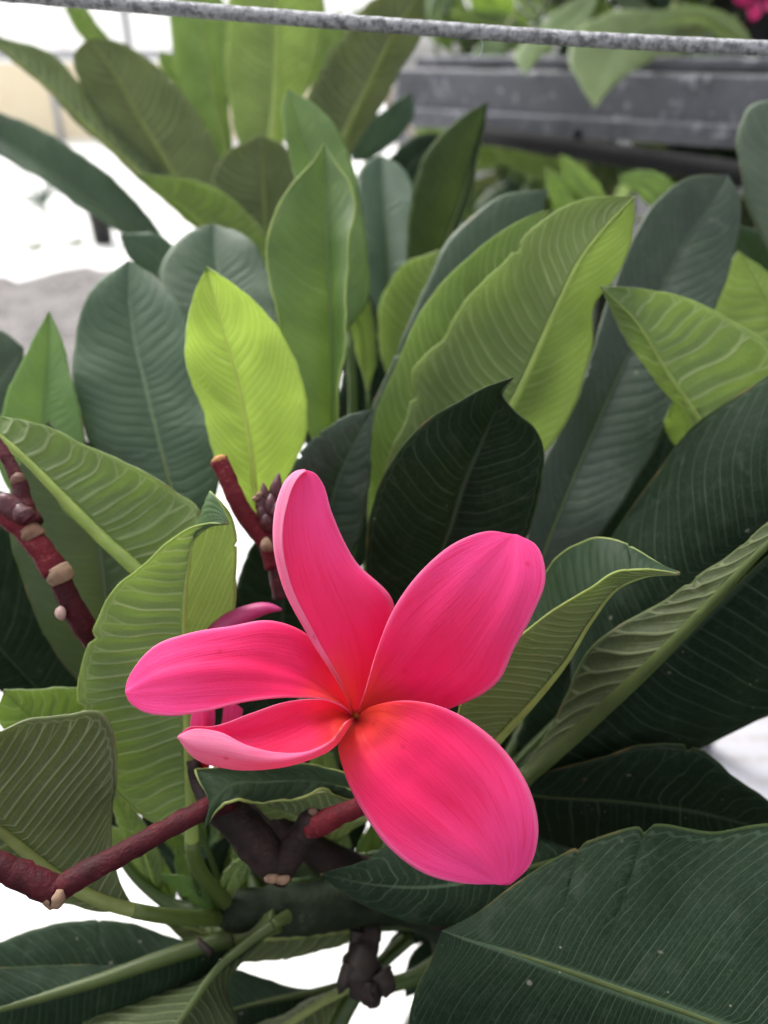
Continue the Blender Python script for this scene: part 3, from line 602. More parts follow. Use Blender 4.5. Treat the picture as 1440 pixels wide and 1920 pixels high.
# big folded leaf left of the flower
L(FP, 'mid', 'U', [(430, 982), (396, 988), (368, 1010), (352, 1080), (346, 1200), (350, 1350), (354, 1480), (358, 1570)],
  [(430, 982), (385, 982), (320, 1012), (270, 1058), (212, 1110), (172, 1190), (149, 1270), (158, 1370), (196, 1460), (260, 1525), (350, 1570)],
  [(430, 982), (418, 950), (400, 924), (430, 962), (441, 1060), (438, 1120), (415, 1190), (390, 1260), (374, 1340), (368, 1480), (362, 1570)],
  (.25, .216), -.002, .012, 26, 1.5, .05, .0006, margin=.0003, slant=(-.05, .22, .03), rib=1.1, pet=1, attach=SB)
# fan-veined leaf at the left edge
L(FP, 'fan', 'U', [(-230, 1400), (-100, 1490), (0, 1560), (60, 1607), (125, 1652), (190, 1682), (250, 1700)],
  [(-230, 1400), (-120, 1392), (0, 1372), (60, 1350), (130, 1340), (190, 1337), (212, 1375), (217, 1450), (211, 1530), (213, 1600), (228, 1660), (250, 1698)],
  [(-230, 1400), (-160, 1560), (-50, 1640), (30, 1675), (110, 1692), (180, 1703), (250, 1703)], (.235, .205), .004, .012, 30, 1.4, .06, .0006, slant=(-.04, .05, .04), rib=1.35, ribpow=1.3, pet=1, attach=P(425, 1722, .274))
# lower left
L(FP, 'old', 'T', [(-120, 1850), (0, 1846), (150, 1835), (300, 1812), (425, 1785)], [(-120, 1850), (-60, 1790), (0, 1765), (80, 1738), (170, 1724), (250, 1733), (330, 1758), (425, 1785)],
  [(-120, 1850), (0, 1900), (150, 1895), (300, 1850), (425, 1787)], (.29, .285), .01, .0, 20, .9, attach=SB)
L(FP, 'old', 'T', [(-180, 1935), (0, 1892), (100, 1866), (200, 1838), (300, 1806), (380, 1782), (440, 1766)], [(-180, 1935), (-60, 1820), (0, 1814), (150, 1812), (280, 1802), (380, 1776), (440, 1764)],
  [(-180, 1935), (-60, 2010), (150, 1985), (330, 1890), (440, 1768)], (.268, .25), .008, .01, 22, 1.0, rib=1.7, ribpow=1.2, pet=1, attach=P(520, 1725, .268))
L(FP, 'old', 'U', [(250, 2060), (300, 1975), (350, 1900), (410, 1822), (470, 1770), (515, 1738)], [(250, 2060), (150, 1990), (170, 1900), (260, 1850), (380, 1825), (515, 1738)],
  [(250, 2060), (390, 2020), (440, 1920), (430, 1840), (470, 1785), (515, 1740)], (.262, .235), .025, .012, 16, .8, rib=1.6, ribpow=1.4, pet=1, attach=P(540, 1718, .268))
L(FP, 'olive', 'U', [(300, 1725), (400, 1752), (500, 1762), (600, 1752), (700, 1742)], [(300, 1725), (420, 1715), (540, 1722), (640, 1735), (700, 1740)],
  [(300, 1725), (380, 1785), (450, 1803), (540, 1797), (620, 1780), (700, 1745)], (.295, .285), .01, .0, 18, .8, attach=TR)
L(FP, 'old', 'T', [(240, 1975), (340, 1918), (450, 1890), (560, 1868), (645, 1848)], [(240, 1975), (300, 1860), (400, 1815), (450, 1822), (500, 1835), (565, 1853), (645, 1847)],
  [(240, 1975), (380, 2000), (520, 1960), (645, 1850)], (.30, .30), .01, .004, 18, .8, rib=1.2, attach=P(760, 1760, .305))
L(FP, 'olive', 'U', [(420, 2040), (500, 1945), (545, 1910), (600, 1872), (655, 1846)], [(420, 2040), (400, 1980), (480, 1925), (560, 1885), (655, 1844)], [(420, 2040), (560, 2000), (620, 1930), (655, 1850)], (.285, .27), .01, .02, 14, .7, rib=1.8, ribpow=1.5, attach=P(770, 1760, .30))
stalk('petiole', [(690, 1800, .29, .0028), (672, 1850, .288, .003), (640, 1910, .285, .0032), (610, 1990, .28, .0034)], M_STEM, FP, 18)
stalk('petiole', [(840, 1790, .31, .003), (770, 1835, .315, .003), (700, 1850, .31, .003), (640, 1850, .31, .003)], M_STEM, FP, 18)
# behind the flower
L(FP, 'slate', 'T', [(700, 765), (665, 830), (635, 900), (615, 970), (590, 1100)], [(700, 765), (630, 790), (580, 830), (545, 880), (530, 960), (588, 1100)],
  [(700, 765), (697, 830), (693, 900), (685, 970), (660, 1040), (592, 1100)], (.30, .275), -.006, -.004, 16, 1.0, attach=SA)
L(FP, 'old', 'T', [(575, 950), (545, 1050), (530, 1150), (540, 1260)], [(575, 950), (505, 985), (474, 1020), (452, 1070), (430, 1140), (538, 1260)], [(575, 950), (640, 1020), (640, 1160), (542, 1260)], (.33, .31), 0, 0, 14, .8, attach=SA)
L(FP, 'mid', 'U', [(660, 518), (672, 580), (685, 660), (690, 730)], [(660, 518), (650, 560), (662, 640), (688, 730)], [(660, 518), (690, 560), (703, 620), (705, 680), (692, 730)], (.39, .37), 0, 0, 22, .6, attach=SA)
L(FP, 'mid', 'U', [(822, 468), (790, 560), (760, 640), (735, 730)], [(820, 470), (755, 498), (715, 560), (710, 640), (733, 730)], [(830, 480), (830, 560), (790, 660), (737, 730)], (.41, .385), 0, 0, 18, .6, attach=SA)
# curled leaf with the nibbled yellow tip under the flower
L(FP, 'fold', 'T', [(385, 1552), (398, 1510), (425, 1480), (500, 1470), (600, 1466), (700, 1490)], [(385, 1552), (393, 1500), (368, 1440), (420, 1436), (500, 1432), (600, 1436), (700, 1488)],
  [(385, 1552), (402, 1522), (440, 1504), (500, 1503), (560, 1497), (620, 1482), (660, 1500), (700, 1492)], (.236, .214), .010, -.002, 14, 1.0, .05, .0006, margin=.00045, attach=SA)
L(FP, 'olive', 'U', [(470, 1500), (540, 1525), (620, 1540), (700, 1530)], [(470, 1500), (540, 1497), (620, 1484), (700, 1526)], [(470, 1502), (530, 1550), (620, 1575), (700, 1534)], (.262, .248), 0, .02, 12, .7, attach=SA)
for kind, side, tip, base, wid, dd in (('old', 'T', (1270, 760), (1120, 1120), 170, (.37, .36)), ('old', 'T', (415, 850), (500, 985), 80, (.335, .335)), ('old', 'T', (425, 1215), (440, 1465), 150, (.272, .268)), ('old', 'T', (690, 430), (690, 800), 170, (.53, .53)), ('old', 'T', (760, 430), (700, 800), 150, (.54, .54)), ('old', 'T', (690, 640), (640, 980), 150, (.43, .42)), ('old', 'T', (150, 820), (260, 1100), 140, (.35, .34)), ('old', 'T', (60, 1300), (240, 1560), 150, (.34, .33)), ('old', 'T', (560, 1300), (480, 1560), 130, (.36, .35)), ('old', 'T', (260, 1500), (380, 1720), 80, (.36, .35)), ('old', 'T', (470, 1230), (500, 1500), 150, (.32, .31)), ('mid', 'T', (250, 1440), (400, 1660), 90, (.33, .32)), ('old', 'T', (330, 1480), (440, 1690), 90, (.34, .33)),
    ('mid', 'U', (180, 1540), (330, 1700), 70, (.31, .30)), ('old', 'T', (620, 1420), (640, 1620), 120, (.35, .34)), ('old', 'T', (720, 1480), (760, 1700), 130, (.36, .35)), ('mid', 'T', (520, 1560), (500, 1700), 60, (.33, .32)), ('old', 'T', (720, 1780), (900, 1700), 60, (.33, .33)), ('old', 'T', (760, 1870), (860, 1740), 80, (.34, .33)), ('old', 'T', (1400, 620), (1200, 1080), 200, (.40, .40)), ('old', 'T', (700, 560), (660, 900), 130, (.46, .46)),
    ('old', 'T', (800, 620), (700, 960), 150, (.47, .46)), ('old', 'T', (640, 760), (640, 1100), 170, (.42, .42)), ('old', 'T', (1080, 1200), (960, 1560), 150, (.33, .33)), ('old', 'T', (860, 1250), (900, 1560), 160, (.34, .33)),
    ('old', 'T', (300, 960), (330, 1260), 150, (.37, .36)), ('old', 'T', (80, 1150), (300, 1420), 150, (.36, .35)), ('old', 'T', (760, 1150), (720, 1480), 170, (.40, .40)),
    ('old', 'T', (560, 1200), (640, 1480), 150, (.39, .38)), ('old', 'T', (-60, 900), (180, 1250), 180, (.38, .37)), ('mid', 'U', (600, 1380), (600, 1650), 90, (.34, .33)), ('old', 'T', (900, 1800), (1000, 1560), 120, (.36, .34)),
    ('old', 'T', (1700, 500), (1500, 1100), 260, (.42, .40)), ('old', 'T', (1900, 900), (1500, 1350), 280, (.34, .30)), ('old', 'T', (1950, 1700), (1500, 1720), 260, (.32, .28)),  # extra leaves out of view, added to block light from the right
    ('old', 'T', (1500, 2250), (1000, 1850), 300, (.33, .36)), ('old', 'T', (1150, 2350), (950, 1850), 280, (.36, .36)), ('old', 'T', (1700, 1950), (1100, 1750), 300, (.36, .36))):  # extra unseen leaves low down, added to block light from below
    auto_leaf(FP, kind, side, tip, base, wid, dd, .04, veins=20, res=.6, petiole=tip[0] < 1450, attach=SC if base[0] > 850 else SA)
# young growth round the branch end
for kind, tip, base, wid, dd, side, bend in (
    ('mid', (205, 1480), (300, 1690), 60, (.285, .27), 'U', .05), ('mid', (330, 1590), (395, 1705), 50, (.28, .268), 'T', -.05),
    ('lime', (440, 1560), (455, 1700), 34, (.28, .27), 'U', .03), ('mid', (560, 1455), (470, 1690), 70, (.30, .31), 'T', .08),
    ('mid', (700, 1540), (640, 1680), 60, (.31, .30), 'T', .1), ('mid', (760, 1500), (700, 1690), 80, (.33, .32), 'U', -.05),
    ('mid', (250, 1560), (330, 1700), 50, (.29, .28), 'T', .02), ('mid', (470, 1600), (420, 1705), 40, (.272, .262), 'U', -.1),
    ('lime', (300, 1640), (400, 1712), 42, (.265, .258), 'T', .1), ('mid', (420, 1430), (420, 1690), 60, (.315, .33), 'T', .0)):
    auto_leaf(FP, kind, side, tip, base, wid, dd, bend, veins=14, res=.6, attach=SB)
gu = random.Random(21)
for i in range(26):
    x0, y0 = gu.uniform(330, 760), gu.uniform(1640, 1715); a = gu.uniform(-2.7, -.5); l = gu.uniform(90, 190); d0 = gu.uniform(.285, .35)
    auto_leaf(FP, gu.choice(['mid', 'old', 'olive', 'old', 'fold']), gu.choice('TU'), (x0+l*math.cos(a), y0+l*math.sin(a)), (x0, y0), l*gu.uniform(.28, .42), (d0, d0+gu.uniform(-.02, .02)), gu.uniform(-.15, .15), veins=14, res=.5, attach=P(x0*.6+500*.4, 1712, d0+.01))
for pts in ([(420, 1480, .30, .0018), (455, 1560, .295, .002), (470, 1640, .288, .0024), (485, 1700, .28, .003)], [(348, 1500, .262, .0018), (362, 1600, .262, .0022), (380, 1670, .265, .0025), (410, 1705, .272, .003)],
            [(620, 1560, .31, .002), (640, 1620, .305, .0023), (650, 1690, .295, .003)], [(730, 1560, .325, .0022), (690, 1620, .32, .0025), (660, 1690, .30, .003)],
            [(215, 1590, .28, .0016), (260, 1650, .28, .0019), (330, 1700, .278, .0024), (400, 1712, .276, .003)]):
    stalk('petiole', pts, M_STEM, FP, 18)

# flower stalks: a zigzag panicle
PX = .235/FPX
stalk('flower_stalk', [(-160, 1560, .20, .0033), (-60, 1600, .20, .0033), (0, 1625, .201, .0034), (60, 1650, .202, .0037), (108, 1672, .203, .0037)], M_MAROON, FP, 30, rough=.09)
stalk('flower_stalk', [(100, 1676, .203, .0033), (130, 1655, .2035, .0031), (230, 1600, .208, .0029), (330, 1545, .214, .0028), (388, 1516, .219, .0030), (430, 1500, .226, .0033)], M_MAROON, FP, 30, rough=.09)
stalk('scar', [(92, 1672, .2015, .0018), (96, 1690, .2012, .0019), (100, 1703, .2010, .0010)], M_SCAR, FP, 8, rough=.1)
stalk('scar', [(112, 1668, .2000, .0008), (110, 1685, .1998, .0017), (104, 1700, .2000, .0010)], M_SCAR, FP, 8, rough=.1)
stalk('flower_stalk', [(362, 1425, .234, .0020), (372, 1470, .232, .0022), (392, 1505, .228, .0026), (410, 1520, .228, .003)], M_DARKSTEM, FP, 18, rough=.05)
stalk('flower_stalk', [(400, 1500, .232, .0048), (450, 1545, .231, .0056), (490, 1592, .230, .0058), (522, 1632, .230, .0050)], M_DARKSTEM, FP, 24, rough=.05, seg=16)
stalk('flower_stalk', [(515, 1642, .230, .0044), (545, 1600, .229, .0043), (575, 1555, .228, .0040), (588, 1532, .2275, .0036), (592, 1520, .2275, .002)], M_DARKSTEM, FP, 24, rough=.05, seg=16)
stalk('flower_stalk', [(575, 1556, .2265, .0030), (600, 1545, .226, .0034), (640, 1526, .225, .0029), (680, 1508, .224, .0027), (700, 1480, .224, .0026), (695, 1420, .222, .0026), (672, 1360, .2185, .0030)], M_RED, FP, 34, rough=.07)
for (x, y) in ((510, 1648), (530, 1650)): stalk('scar', [(x, y-8, .226, .0018), (x, y, .2255, .0021), (x+1, y+5, .2258, .0009)], M_SCAR, FP, 8, rough=.12)
stalk('scar', [(586, 1526, .2262, .0013), (588, 1519, .2262, .0014), (589, 1514, .2264, .0006)], plain('scar_brown', (.12, .07, .05), (.2, .12, .08), .7, 400), FP, 8, rough=.1)
stalk('flower_stalk', [(430, 1490, .262, .004), (520, 1545, .264, .0045), (600, 1600, .268, .0052), (680, 1640, .275, .006), (760, 1670, .285, .0065), (850, 1720, .30, .007)], M_DARKSTEM, FP, 34, rough=.05)
# red stalk at the left
stalk('flower_stalk', [(-60, 920, .232, .0028), (0, 962, .232, .0029), (45, 995, .232, .0031), (80, 1035, .232, .0036), (105, 1075, .232, .0037)], M_RED, FP, 24, rough=.09)
stalk('flower_stalk', [(105, 1072, .2325, .0033), (125, 1115, .2335, .0032), (145, 1155, .235, .0034), (185, 1215, .24, .0034), (260, 1320, .25, .0036), (362, 1430, .245, .003)], M_MAROON, FP, 28, rough=.09)
stalk('node_ring', [(104, 1066, .2320, .00365), (112, 1078, .232, .00385), (118, 1090, .2324, .0034)], M_SCAR, FP, 8, rough=.06)
stalk('node_ring', [(50, 992, .2318, .0031), (58, 1000, .2318, .0034), (65, 1010, .2320, .0033)], plain('node_tan', (.12, .05, .035), (.24, .13, .08), .7, 300), FP, 8, rough=.1)
stalk('scar', [(122, 1150, .2305, .0010), (115, 1150, .230, .0022), (110, 1152, .2305, .0012)], plain('scar_pink', (.42, .26, .24), (.5, .34, .3), .7, 300), FP, 8)
stalk('flower_stalk', [(62, 985, .233, .0036), (45, 950, .234, .0030), (38, 915, .235, .0024), (24, 880, .236, .0020), (8, 850, .237, .0018), (-10, 820, .238, .0012)], M_MAROON, FP, 24, rough=.12, seed=5)
def bud(pts, mat, parent=None, name='bud'): return stalk(name, pts, mat, parent or FP, 14, rough=.06, seed=int(pts[0][0]))
bud([(45, 975, .232, .003), (20, 950, .231, .0034), (5, 935, .230, .0022), (-5, 930, .230, .0006)], M_BUDS)
bud([(52, 972, .231, .0028), (40, 960, .230, .003), (34, 945, .2295, .0010)], M_BUDS)
bud([(32, 905, .2350, .0020), (35, 895, .2345, .0020), (36, 886, .2345, .0008)], plain('node_brown', (.10, .04, .03), (.18, .09, .06), .7, 300))
# centre stalk and bud cluster
stalk('flower_stalk', [(520, 1062, .252, .0042), (505, 1018, .251, .0036), (470, 980, .250, .0031), (440, 930, .249, .0029), (424, 890, .249, .0028), (410, 862, .249, .0029)], M_RED, FP, 26, rough=.07)
stalk('scar', [(412, 866, .2487, .0025), (410, 861, .2487, .0026), (408, 857, .2488, .0016)], plain('scar_orange', (.40, .16, .05), (.5, .25, .08), .7, 400), FP, 8)
stalk('node_ring', [(506, 1020, .2475, .0026), (498, 1024, .2470, .0022), (492, 1028, .2475, .0010)], M_SCAR, FP, 8)
stalk('flower_stalk', [(528, 1120, .256, .0030), (520, 1050, .254, .0036), (512, 1000, .253, .0036), (508, 965, .252, .0034), (508, 940, .252, .0020)], M_BUDS, FP, 24, rough=.08)
for i, (x0, y0, x1, y1, r, dd) in enumerate(((500, 960, 493, 905, .0019, .250), (512, 950, 523, 886, .0021, .251), (498, 962, 483, 930, .0022, .2485), (518, 962, 533, 915, .0021, .253),
                                               (508, 968, 508, 925, .0023, .2475), (496, 975, 488, 945, .0020, .2475), (516, 972, 520, 940, .0021, .247), (503, 990, 497, 960, .0022, .247), (525, 985, 534, 950, .0020, .250))):
    bud([(x0, y0, dd+.001, r*.8), ((x0*2+x1)/3, (y0*2+y1)/3, dd, r), ((x0+x1*2)/3, (y0+y1*2)/3, dd-.0005, r*.8), (x1, y1, dd-.0005, r*.12)], M_BUDS)
for (x, y) in ((486, 926), (507, 950), (478, 934)): bud([(x, y+4, .2468, .0007), (x, y, .2464, .0011), (x-1, y-4, .2464, .0004)], M_SCAR, name='scar')
# dried bracts hanging at the trunk, and a dark dried bit
stalk('dried_bract', [(700, 1740, .285, .004), (685, 1775, .28, .0050), (678, 1815, .276, .0068), (690, 1850, .276, .0060), (700, 1880, .277, .0030)], M_DRY, FP, 20, rough=.22, seed=3)
for pts in ([(660, 1810, .272, .003), (645, 1840, .271, .0024), (636, 1862, .272, .0006)], [(715, 1820, .272, .0035), (725, 1845, .271, .003), (722, 1868, .272, .0008)],
            [(690, 1840, .27, .002), (692, 1862, .2695, .0012), (700, 1878, .27, .0010), (703, 1885, .27, .0003)], [(672, 1745, .28, .003), (665, 1770, .279, .002), (660, 1790, .28, .001)]):
    stalk('dried_bract', pts, M_DRY, FP, 12, rough=.25, seed=9)
o = stalk('dried_scrap', [(370, 1757, .2605, .0006), (378, 1770, .2595, .0010), (388, 1780, .259, .0012), (396, 1786, .2598, .0014)], M_DRY, None, 12, rough=.2)
o['label'] = 'tiny curled black dried scrap resting on a pale green leaf stem'; o['category'] = 'dried scrap'

# ------------------------------------------------------------------ the open flower
FC = P(668, 1338, .2145)
flower = bpy.data.objects.new('flower', None); flower.empty_display_size = .02; link(flower, FC, FP); flower['label'] = 'open hot pink five petalled flower with an orange throat'
def petal(curves, nt=90, ns=46, th=.00035, mats=PETAL, parent=flower, ripple=.00024, sd=0):
    g = np.random.default_rng(sd+50); Cs = []
    for c in curves:
        q = crom(np.array(c[::-1], float), nt); Cs.append(P(q[:, 0], q[:, 1], q[:, 2]))
    Cs = np.array(Cs); kk = len(Cs); u = np.linspace(0, 1, ns); u = .5-.5*np.cos(np.pi*u)*.5 - .25*np.cos(np.pi*u)*0 if False else np.linspace(0, 1, ns)
    G = np.zeros((nt, ns, 3)); ks = np.linspace(0, 1, kk)
    D = np.gradient(Cs, ks, axis=0) if kk > 2 else None
    for j, x in enumerate(u):
        i = min(int(x*(kk-1)), kk-2); h = 1/(kk-1); z = (x-ks[i])/h
        G[:, j] = (2*z**3-3*z**2+1)*Cs[i] + (z**3-2*z**2+z)*h*D[i] + (-2*z**3+3*z**2)*Cs[i+1] + (z**3-z**2)*h*D[i+1]
    def nrm(G):
        n = np.cross(np.gradient(G, axis=0), np.gradient(G, axis=1)); n /= np.linalg.norm(n, axis=2)[..., None]+1e-15
        n[0] = n[2]; n[1] = n[2]; n[-1] = n[-3]; n[-2] = n[-3]; return n
    n = nrm(G); mq = slice(int(ns*(.36 if kk == 4 else .05)), int(ns*(.7 if kk == 4 else .45))); sg = 1 if ((CAMP-G[nt//3:2*nt//3, mq])*n[nt//3:2*nt//3, mq]).sum() > 0 else -1
    n *= sg; t = np.linspace(0, 1, nt)[:, None]; s = 2*u[None]-1
    G = G + n*(ripple*np.sin(t*np.pi)*(np.sin(s*7+t*3+sd) + .5*np.sin(s*13+sd*2+t*5) + .6*np.sin(t*9+sd+s*2)*np.abs(s)))[..., None]
    n = nrm(G)*sg
    thk = th*np.clip(1.15-np.abs(s)**6*.55, .3, 2)*np.ones_like(t)
    V = np.vstack([(G+n*thk[..., None]).reshape(-1, 3), (G-n*thk[..., None]).reshape(-1, 3)]); idx = np.arange(nt*ns).reshape(nt, ns); o = nt*ns
    q = np.stack([idx[:-1, :-1], idx[:-1, 1:], idx[1:, 1:], idx[1:, :-1]], -1).reshape(-1, 4)
    if sg > 0: q = q[:, ::-1]
    bd = np.r_[idx[0, :-1], idx[:-1, -1], idx[-1, :0:-1], idx[:0:-1, 0]]; b2 = np.roll(bd, -1); rim = np.stack([bd, b2, b2+o, bd+o], -1)
    if sg < 0: rim = rim[:, ::-1]
    F = np.vstack([q, q[:, ::-1]+o, rim]); mi = np.r_[np.zeros(len(q)), np.ones(len(q)), np.full(len(rim), 2)]
    co = np.stack([np.broadcast_to(s, (nt, ns)), np.broadcast_to(t, (nt, ns)), np.zeros((nt, ns))], -1).reshape(-1, 3)
    return mesh_obj('petal', V, F, mats, G[0, ns//2], parent, mi, {'petal_co': np.vstack([co, co])})
# top petal: left margin in front, right margin tucked behind its neighbour
petal([[(574, 884, .2065), (566, 889, .2055), (553, 906, .204), (539, 945, .2015), (530, 1005, .1990), (543, 1087, .1980), (590, 1191, .1985), (642, 1285, .2027), (660, 1325, .2103), (664, 1342, .2143)],
       [(572, 882, .208), (556, 885, .207), (540, 899, .2055), (524, 935, .203), (518, 1000, .2005), (535, 1085, .199), (585, 1190, .199), (640, 1285, .203), (659, 1325, .2105), (664, 1342, .2145)],
       [(573, 882, .208), (578, 930, .2065), (588, 1010, .204), (612, 1100, .2025), (645, 1200, .204), (665, 1285, .208), (668, 1328, .2125), (668, 1342, .2155)],
       [(575, 882, .208), (590, 887, .208), (603, 903, .208), (622, 960, .207), (665, 1050, .207), (738, 1132, .208), (735, 1200, .2095), (705, 1270, .211), (682, 1322, .214), (674, 1342, .2165)]], sd=1)
# upper right petal
petal([[(960, 1002, .207), (920, 996, .206), (860, 1014, .2035), (795, 1065, .2005), (745, 1130, .199), (703, 1230, .1995), (683, 1300, .204), (673, 1328, .210), (669, 1342, .2145)],
       [(965, 1003, .207), (945, 1060, .2035), (900, 1130, .201), (830, 1210, .2005), (760, 1275, .204), (700, 1318, .209), (678, 1335, .2125), (671, 1344, .2155)],
       [(970, 1003, .207), (1005, 1022, .2055), (1023, 1080, .203), (1000, 1150, .2015), (962, 1220, .202), (938, 1272, .203), (845, 1328, .2055), (740, 1350, .2095), (684, 1346, .2135), (673, 1348, .2165)]], sd=2)
# lower right petal
petal([[(958, 1657, .187), (992, 1625, .186), (1009, 1570, .185), (1000, 1500, .1855), (960, 1425, .1875), (890, 1358, .190), (800, 1318, .1935), (725, 1317, .1985), (684, 1332, .206), (672, 1344, .214)],
       [(945, 1658, .187), (920, 1600, .187), (860, 1520, .189), (790, 1450, .192), (730, 1395, .197), (690, 1358, .205), (671, 1349, .215)],
       [(930, 1658, .187), (870, 1656, .188), (800, 1640, .1895), (735, 1595, .192), (680, 1520, .196), (645, 1445, .200), (636, 1395, .204), (655, 1365, .210), (668, 1352, .217)]], sd=3)
# lower left petal, its lower margin rolled up towards the viewer
petal([[(336, 1378, .191), (350, 1366, .1925), (400, 1362, .197), (470, 1338, .200), (540, 1316, .203), (600, 1312, .206), (645, 1322, .212), (662, 1342, .2165)],
       [(335, 1380, .190), (380, 1385, .196), (450, 1385, .199), (530, 1370, .202), (600, 1350, .206), (645, 1342, .212), (663, 1345, .2165)],
       [(335, 1381, .189), (362, 1416, .191), (430, 1438, .192), (500, 1436, .1935), (570, 1420, .1955), (625, 1394, .199), (655, 1358, .207), (664, 1348, .216)],
       [(336, 1380, .188), (358, 1395, .1865), (420, 1412, .186), (500, 1428, .187), (570, 1418, .190), (624, 1390, .195), (655, 1352, .205), (664, 1346, .216)],
       [(337, 1378, .188), (352, 1370, .1868), (410, 1372, .1865), (460, 1396, .1865), (525, 1412, .1885), (580, 1408, .191), (626, 1384, .1955), (653, 1350, .204), (663, 1345, .216)]], ns=70, sd=4, ripple=.0002)
# left petal
petal([[(236, 1297, .191), (239, 1279, .1915), (252, 1253, .192), (290, 1212, .194), (355, 1188, .196), (430, 1175, .1985), (510, 1164, .2015), (570, 1185, .2045), (620, 1245, .2075), (655, 1318, .2135), (663, 1340, .218)],
       [(236, 1298, .190), (300, 1270, .1905), (400, 1250, .193), (500, 1250, .197), (580, 1275, .202), (640, 1320, .2105), (662, 1342, .2165)],
       [(236, 1299, .190), (242, 1314, .1895), (262, 1331, .189), (310, 1342, .1885), (380, 1335, .190), (460, 1316, .1925), (550, 1307, .196), (615, 1313, .2015), (650, 1330, .2095), (662, 1345, .216)]], sd=5)
# throat and tube behind the petals
k = NT('throat'); M_THROAT = k.done(k.bsdf(k.mix(k.noise(k.obj(), 900), (.55, .10, .02), (.42, .16, .03)), .6, .3))
C = np.array([P(668, 1340, .2155), P(668, 1341, .2185), P(669, 1345, .222), P(671, 1352, .226)])
tube('corolla_tube', spline(C, 14), np.linspace(.0020, .0014, 14), plain('tube_pink', (.5, .05, .1), (.6, .1, .14), .5, 300), flower)
for i in range(9):
    a = i*.7; bx_, by_ = 668+7*math.cos(a)*.9, 1340+8*math.sin(a)
    stalk('throat_hair', [(668+4*math.cos(a), 1342+5*math.sin(a), .2155, .00022), (bx_, by_, .2128, .00016), (bx_+2*math.cos(a), by_-3, .2112, .00006)], M_THROAT, flower, 6, seg=6)
tube('throat', np.array([P(669, 1341, d_) for d_ in (.2126, .2129, .2145, .218)]), np.array([.0002, .0008, .0013, .0016]), M_THROAT, flower)
# unopened bud and a half hidden second bloom behind
stalk('bud', [(528, 1143, .236, .0004), (505, 1140, .2365, .0018), (460, 1152, .237, .0030), (410, 1180, .238, .0034), (380, 1210, .239, .0030), (350, 1250, .24, .0018)], M_BUD, FP, 26, flat=(1, .8))
fl2 = bpy.data.objects.new('flower', None); link(fl2, P(400, 1400, .245), FP); fl2['label'] = 'wilting pink flower half hidden behind the open one'
petal([[(372, 1300, .232), (360, 1340, .231), (361, 1400, .232), (372, 1440, .236)], [(385, 1295, .231), (384, 1350, .229), (382, 1400, .231), (382, 1442, .236)], [(398, 1300, .232), (402, 1340, .231), (398, 1380, .233), (392, 1440, .237)]], 40, 20, parent=fl2, sd=6)
petal([[(420, 1320, .245), (415, 1360, .243), (410, 1400, .244), (400, 1440, .246)], [(440, 1320, .245), (432, 1370, .243), (420, 1410, .244), (403, 1441, .246)], [(455, 1330, .247), (448, 1380, .245), (430, 1420, .246), (406, 1442, .247)]], 40, 20, parent=fl2, sd=7)

# ------------------------------------------------------------------ plumeria behind, left of the bench
RP0 = np.array([.24, .70, 0])
RP = thing('plumeria_plant', 'tall leafy plumeria without flowers standing behind the wire', 'plant', RP0)
pot('plant_pot', 'black plastic pot of the flowerless plumeria behind', RP0, .14, .26)
SR = P(470, 520, .56); SR2 = P(740, 640, .50)
tube('trunk', spline([RP0+[0, 0, .2], RP0+[-.03, -.01, .5], P(640, 900, .62), SR, P(455, 470, .555)]), np.linspace(.02, .008, 40), M_BARK, RP, 16, rough=.05)
tube('branch', spline([P(640, 900, .62), P(720, 780, .56), SR2], 20), np.linspace(.011, .007, 20), M_BARK, RP, 14, rough=.05)
B = dict(res=.75, attach=SR, pucker=.0016)
L(RP, 'olive', 'U', [(790, -20), (740, 60), (690, 165), (645, 262), (620, 340)], [(790, -20), (700, 0), (640, 70), (590, 150), (570, 220), (580, 290), (615, 340)], [(790, -20), (800, 40), (760, 120), (715, 200), (670, 270), (625, 340)], (.55, .50), 0, 0, 30, rib=1.8, **B)
L(RP, 'mid', 'U', [(520, -60), (519, 40), (517, 140), (512, 240), (500, 340)], [(520, -60), (440, -20), (422, 80), (428, 180), (445, 260), (495, 340)], [(520, -60), (600, -20), (605, 70), (585, 150), (550, 220), (505, 340)], (.55, .52), .004, .008, 30, rib=1.8, **B)
L(RP, 'lime', 'U', [(370, -40), (385, 60), (400, 160), (420, 260), (440, 360)], [(370, -40), (325, 0), (322, 80), (335, 150), (370, 230), (435, 360)], [(370, -40), (418, 0), (426, 100), (430, 200), (443, 360)], (.585, .57), 0, 0, 30, rib=1.4, **B)
L(RP, 'olive', 'U', [(165, 72), (210, 130), (260, 220), (310, 300), (350, 370), (400, 450)], [(165, 72), (138, 100), (148, 150), (185, 220), (240, 300), (300, 370), (395, 450)], [(165, 72), (210, 75), (285, 115), (350, 185), (400, 265), (414, 310), (412, 390), (402, 450)], (.535, .51), .004, .008, 30, rib=1.8, **B)
L(RP, 'olive', 'U', [(-60, 40), (0, 90), (80, 155), (160, 235), (250, 320), (330, 390), (400, 450)], [(-60, 40), (0, 68), (90, 98), (170, 178), (240, 255), (320, 335), (400, 448)], [(-60, 45), (0, 96), (80, 162), (160, 243), (250, 328), (330, 398), (400, 452)], (.53, .50), .01, .006, 26, rib=1.8, **B)
L(RP, 'lime', 'U', [(95, -60), (150, 30), (200, 80), (270, 160)], [(95, -60), (118, 10), (153, 70), (265, 160)], [(95, -60), (150, 0), (195, 60), (272, 155)], (.60, .58), 0, 0, 16, **B)
L(RP, 'lime', 'U', [(300, 95), (330, 150), (370, 260)], [(300, 95), (298, 115), (325, 160), (366, 260)], [(300, 95), (325, 105), (345, 150), (372, 260)], (.60, .59), 0, 0, 16, **B)
